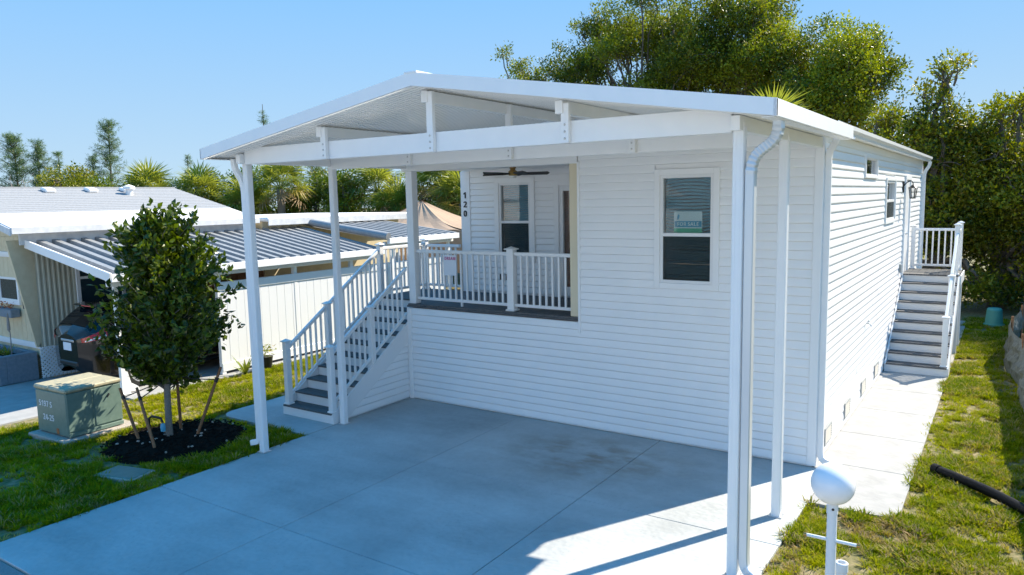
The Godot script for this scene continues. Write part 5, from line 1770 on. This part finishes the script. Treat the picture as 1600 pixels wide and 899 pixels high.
# ------------------------------------------------------------------ grass
func grass() -> void:
	var bl := []
	for v in 3:
		var m := MB.new()
		for k in 16:
			var a := R(0, TAU)
			var p := Vector3(cos(a), 0, sin(a)) * R(0.0, 0.05)
			var d := Vector3(cos(a) * R(0.2, 1.0), R(0.5, 1.2), sin(a) * R(0.2, 1.0)).normalized()
			var s := Vector3(-sin(a + R(-0.6, 0.6)), 0, cos(a)).normalized() * R(0.0035, 0.006)
			var l := R(0.045, 0.1)
			var mid := p + d * l * 0.6
			var tip := p + d * l + Vector3(d.x, -0.25, d.z) * l * 0.35
			m.quad(p - s, p + s, mid + s * 0.8, mid - s * 0.8)
			m.tri(mid - s * 0.8, mid + s * 0.8, tip)
		bl.append(m.mesh())
	var nz := FastNoiseLite.new()
	nz.seed = 77
	nz.frequency = 0.55
	nz.fractal_octaves = 4
	var rects := [["lawn_grass", Rect2(-4.6, -7.0, 4.64, 14.0), 560.0, "short green lawn grass around the young tree and transformer"], ["side_lawn_grass", Rect2(7.27, -14.6, 3.4, 19.4), 620.0, "patchy yellow green lawn grass along the side pavement"]]
	for r in rects:
		var o := Node3D.new()
		o.name = r[0]
		add_child(o)
		tag(o, r[3], "grass")
		o.set_meta("kind", "stuff")
		var q: Rect2 = r[1]
		var xf := [[], [], []]
		var cols := [[], [], []]
		for k in int(q.get_area() * r[2]):
			var x := R(q.position.x, q.end.x)
			var z := R(q.position.y, q.end.y)
			if not lawn(x, z): continue
			var n := nz.get_noise_2d(x, z)
			var n2 := nz.get_noise_2d(x * 3.1 + 40, z * 3.1)
			var right := x > 5.0
			if n + 0.7 * n2 > (0.17 if right else 0.33) and R(0, 1) < 0.86: continue
			var kind := clampf(0.5 + n * 0.8 + R(-0.4, 0.4), 0, 1)
			var c := tint(Color(0.14, 0.2, 0.003), Color(0.43, 0.41, 0.006), kind)
			if R(0, 1) < 0.12 + maxf(0.0, n2 + 0.1) * (0.9 if right else 0.4): c = tint(c, Color(0.5, 0.36, 0.2), R(0.4, 1.0))
			if right and (Vector2(x - 8.13, (z - 1.67) * 1.3).length() < 0.42 + 0.3 * n2 or Vector2(x - 7.5, z - 2.9).length() < 0.3 + 0.3 * n2) and R(0, 1) < 0.8:
				c = tint(c, Color(0.42, 0.29, 0.17), R(0.6, 1.0))      # dry thatch by the lamp
			var w := k % 3
			var s := R(0.6, 1.25) * (1.25 if n < -0.1 else 0.85)
			xf[w].append(Transform3D(Basis(Vector3.UP, R(0, TAU)).scaled(Vector3(s, s * R(0.7, 1.1), s)), Vector3(x, -0.034, z)))
			cols[w].append(c)
		for w in 3:
			multi(o, "blades", bl[w], M.grass, xf[w], cols[w]).set_meta("kind", "stuff")

func lawn(x: float, z: float) -> bool:
	if x < 1.0:
		x -= R(-0.012, 0.04)
		if x > -0.0: return false
		if x > -2.27 and z > -2.2 and z < 2.56: return not (x > -1.95 or z < 2.25 or Vector2(x + 1.95, z - 2.25).length() < 0.3) and x < 0.0
		if Vector2(x + 1.62, z - 3.75).length() < 1.0 + 0.12 * sin(x * 9.0) * sin(z * 7.0): return false
		if absf(x + 3.43) < 0.58 and absf(z - 4.25) < 0.6: return false
		if absf(x + 0.85) < 0.3 and absf(z - 5.0) < 0.22: return false
		return true
	x += R(-0.012, 0.045)
	if z > 1.22: return x > 7.31
	if z > 0.96 and x < 8.26: return x > 8.0 and Vector2(x - 8.0, z - 0.96).length() > 0.27
	return x > 8.25

# ------------------------------------------------------------------ homes added out of view across the road, whose sunlit fronts light the shaded porch
func across_road() -> void:
	var lab := ["unseen white home with brown door added across the road", "unseen long pale home with two windows added across the road"]
	for i in 2:
		var x0 := -18.0 + i * 21.5
		var o := thing("added_road_home", lab[i], "house", Vector3(x0, 0, 18.0))
		var w := 13.0
		bspan(o, "front_wall", M.vinyl, Vector3(0, 0, 0), Vector3(w, 3.6, 0.15), 0.01)
		bspan(o, "side_wall", M.vinyl, Vector3(0, 0, 0.16), Vector3(0.15, 3.6, 8.0), 0.01)
		bspan(o, "side_wall", M.vinyl, Vector3(w - 0.15, 0, 0.16), Vector3(w, 3.6, 8.0), 0.01)
		bspan(o, "rear_wall", M.vinyl, Vector3(0.16, 0, 7.85), Vector3(w - 0.16, 3.6, 8.0), 0.01)
		var m := MB.new()
		m.prism([Vector2(-0.15, 3.6), Vector2(8.4, 3.6), Vector2(4.1, 4.6)], Vector3(-0.3, 0.004, 0), Vector3.BACK, Vector3.UP, Vector3(w + 0.6, 0, 0))
		part(o, "roof", m.mesh(), M.whiteroof)
		var bs := Basis(Vector3.UP, PI)
		for k in 2 + i:
			window(o, Vector3(3.6 + k * 3.6, 1.3, -0.006), bs, 1.1, 1.4, 0.09, 0.6, "")
		bspan(o, "door", M.stake, Vector3(w - 1.6, 0.05, -0.05), Vector3(w - 0.7, 2.1, -0.002), 0.01)
	var d := structure("added_pavement")  # pale slab added out of view to bounce sunlight onto the front wall
	part(d, "slab", bm(Vector3(30, 0.12, 3.8), 0.005), M.walk, Vector3(0.5, -0.064, 15.92))
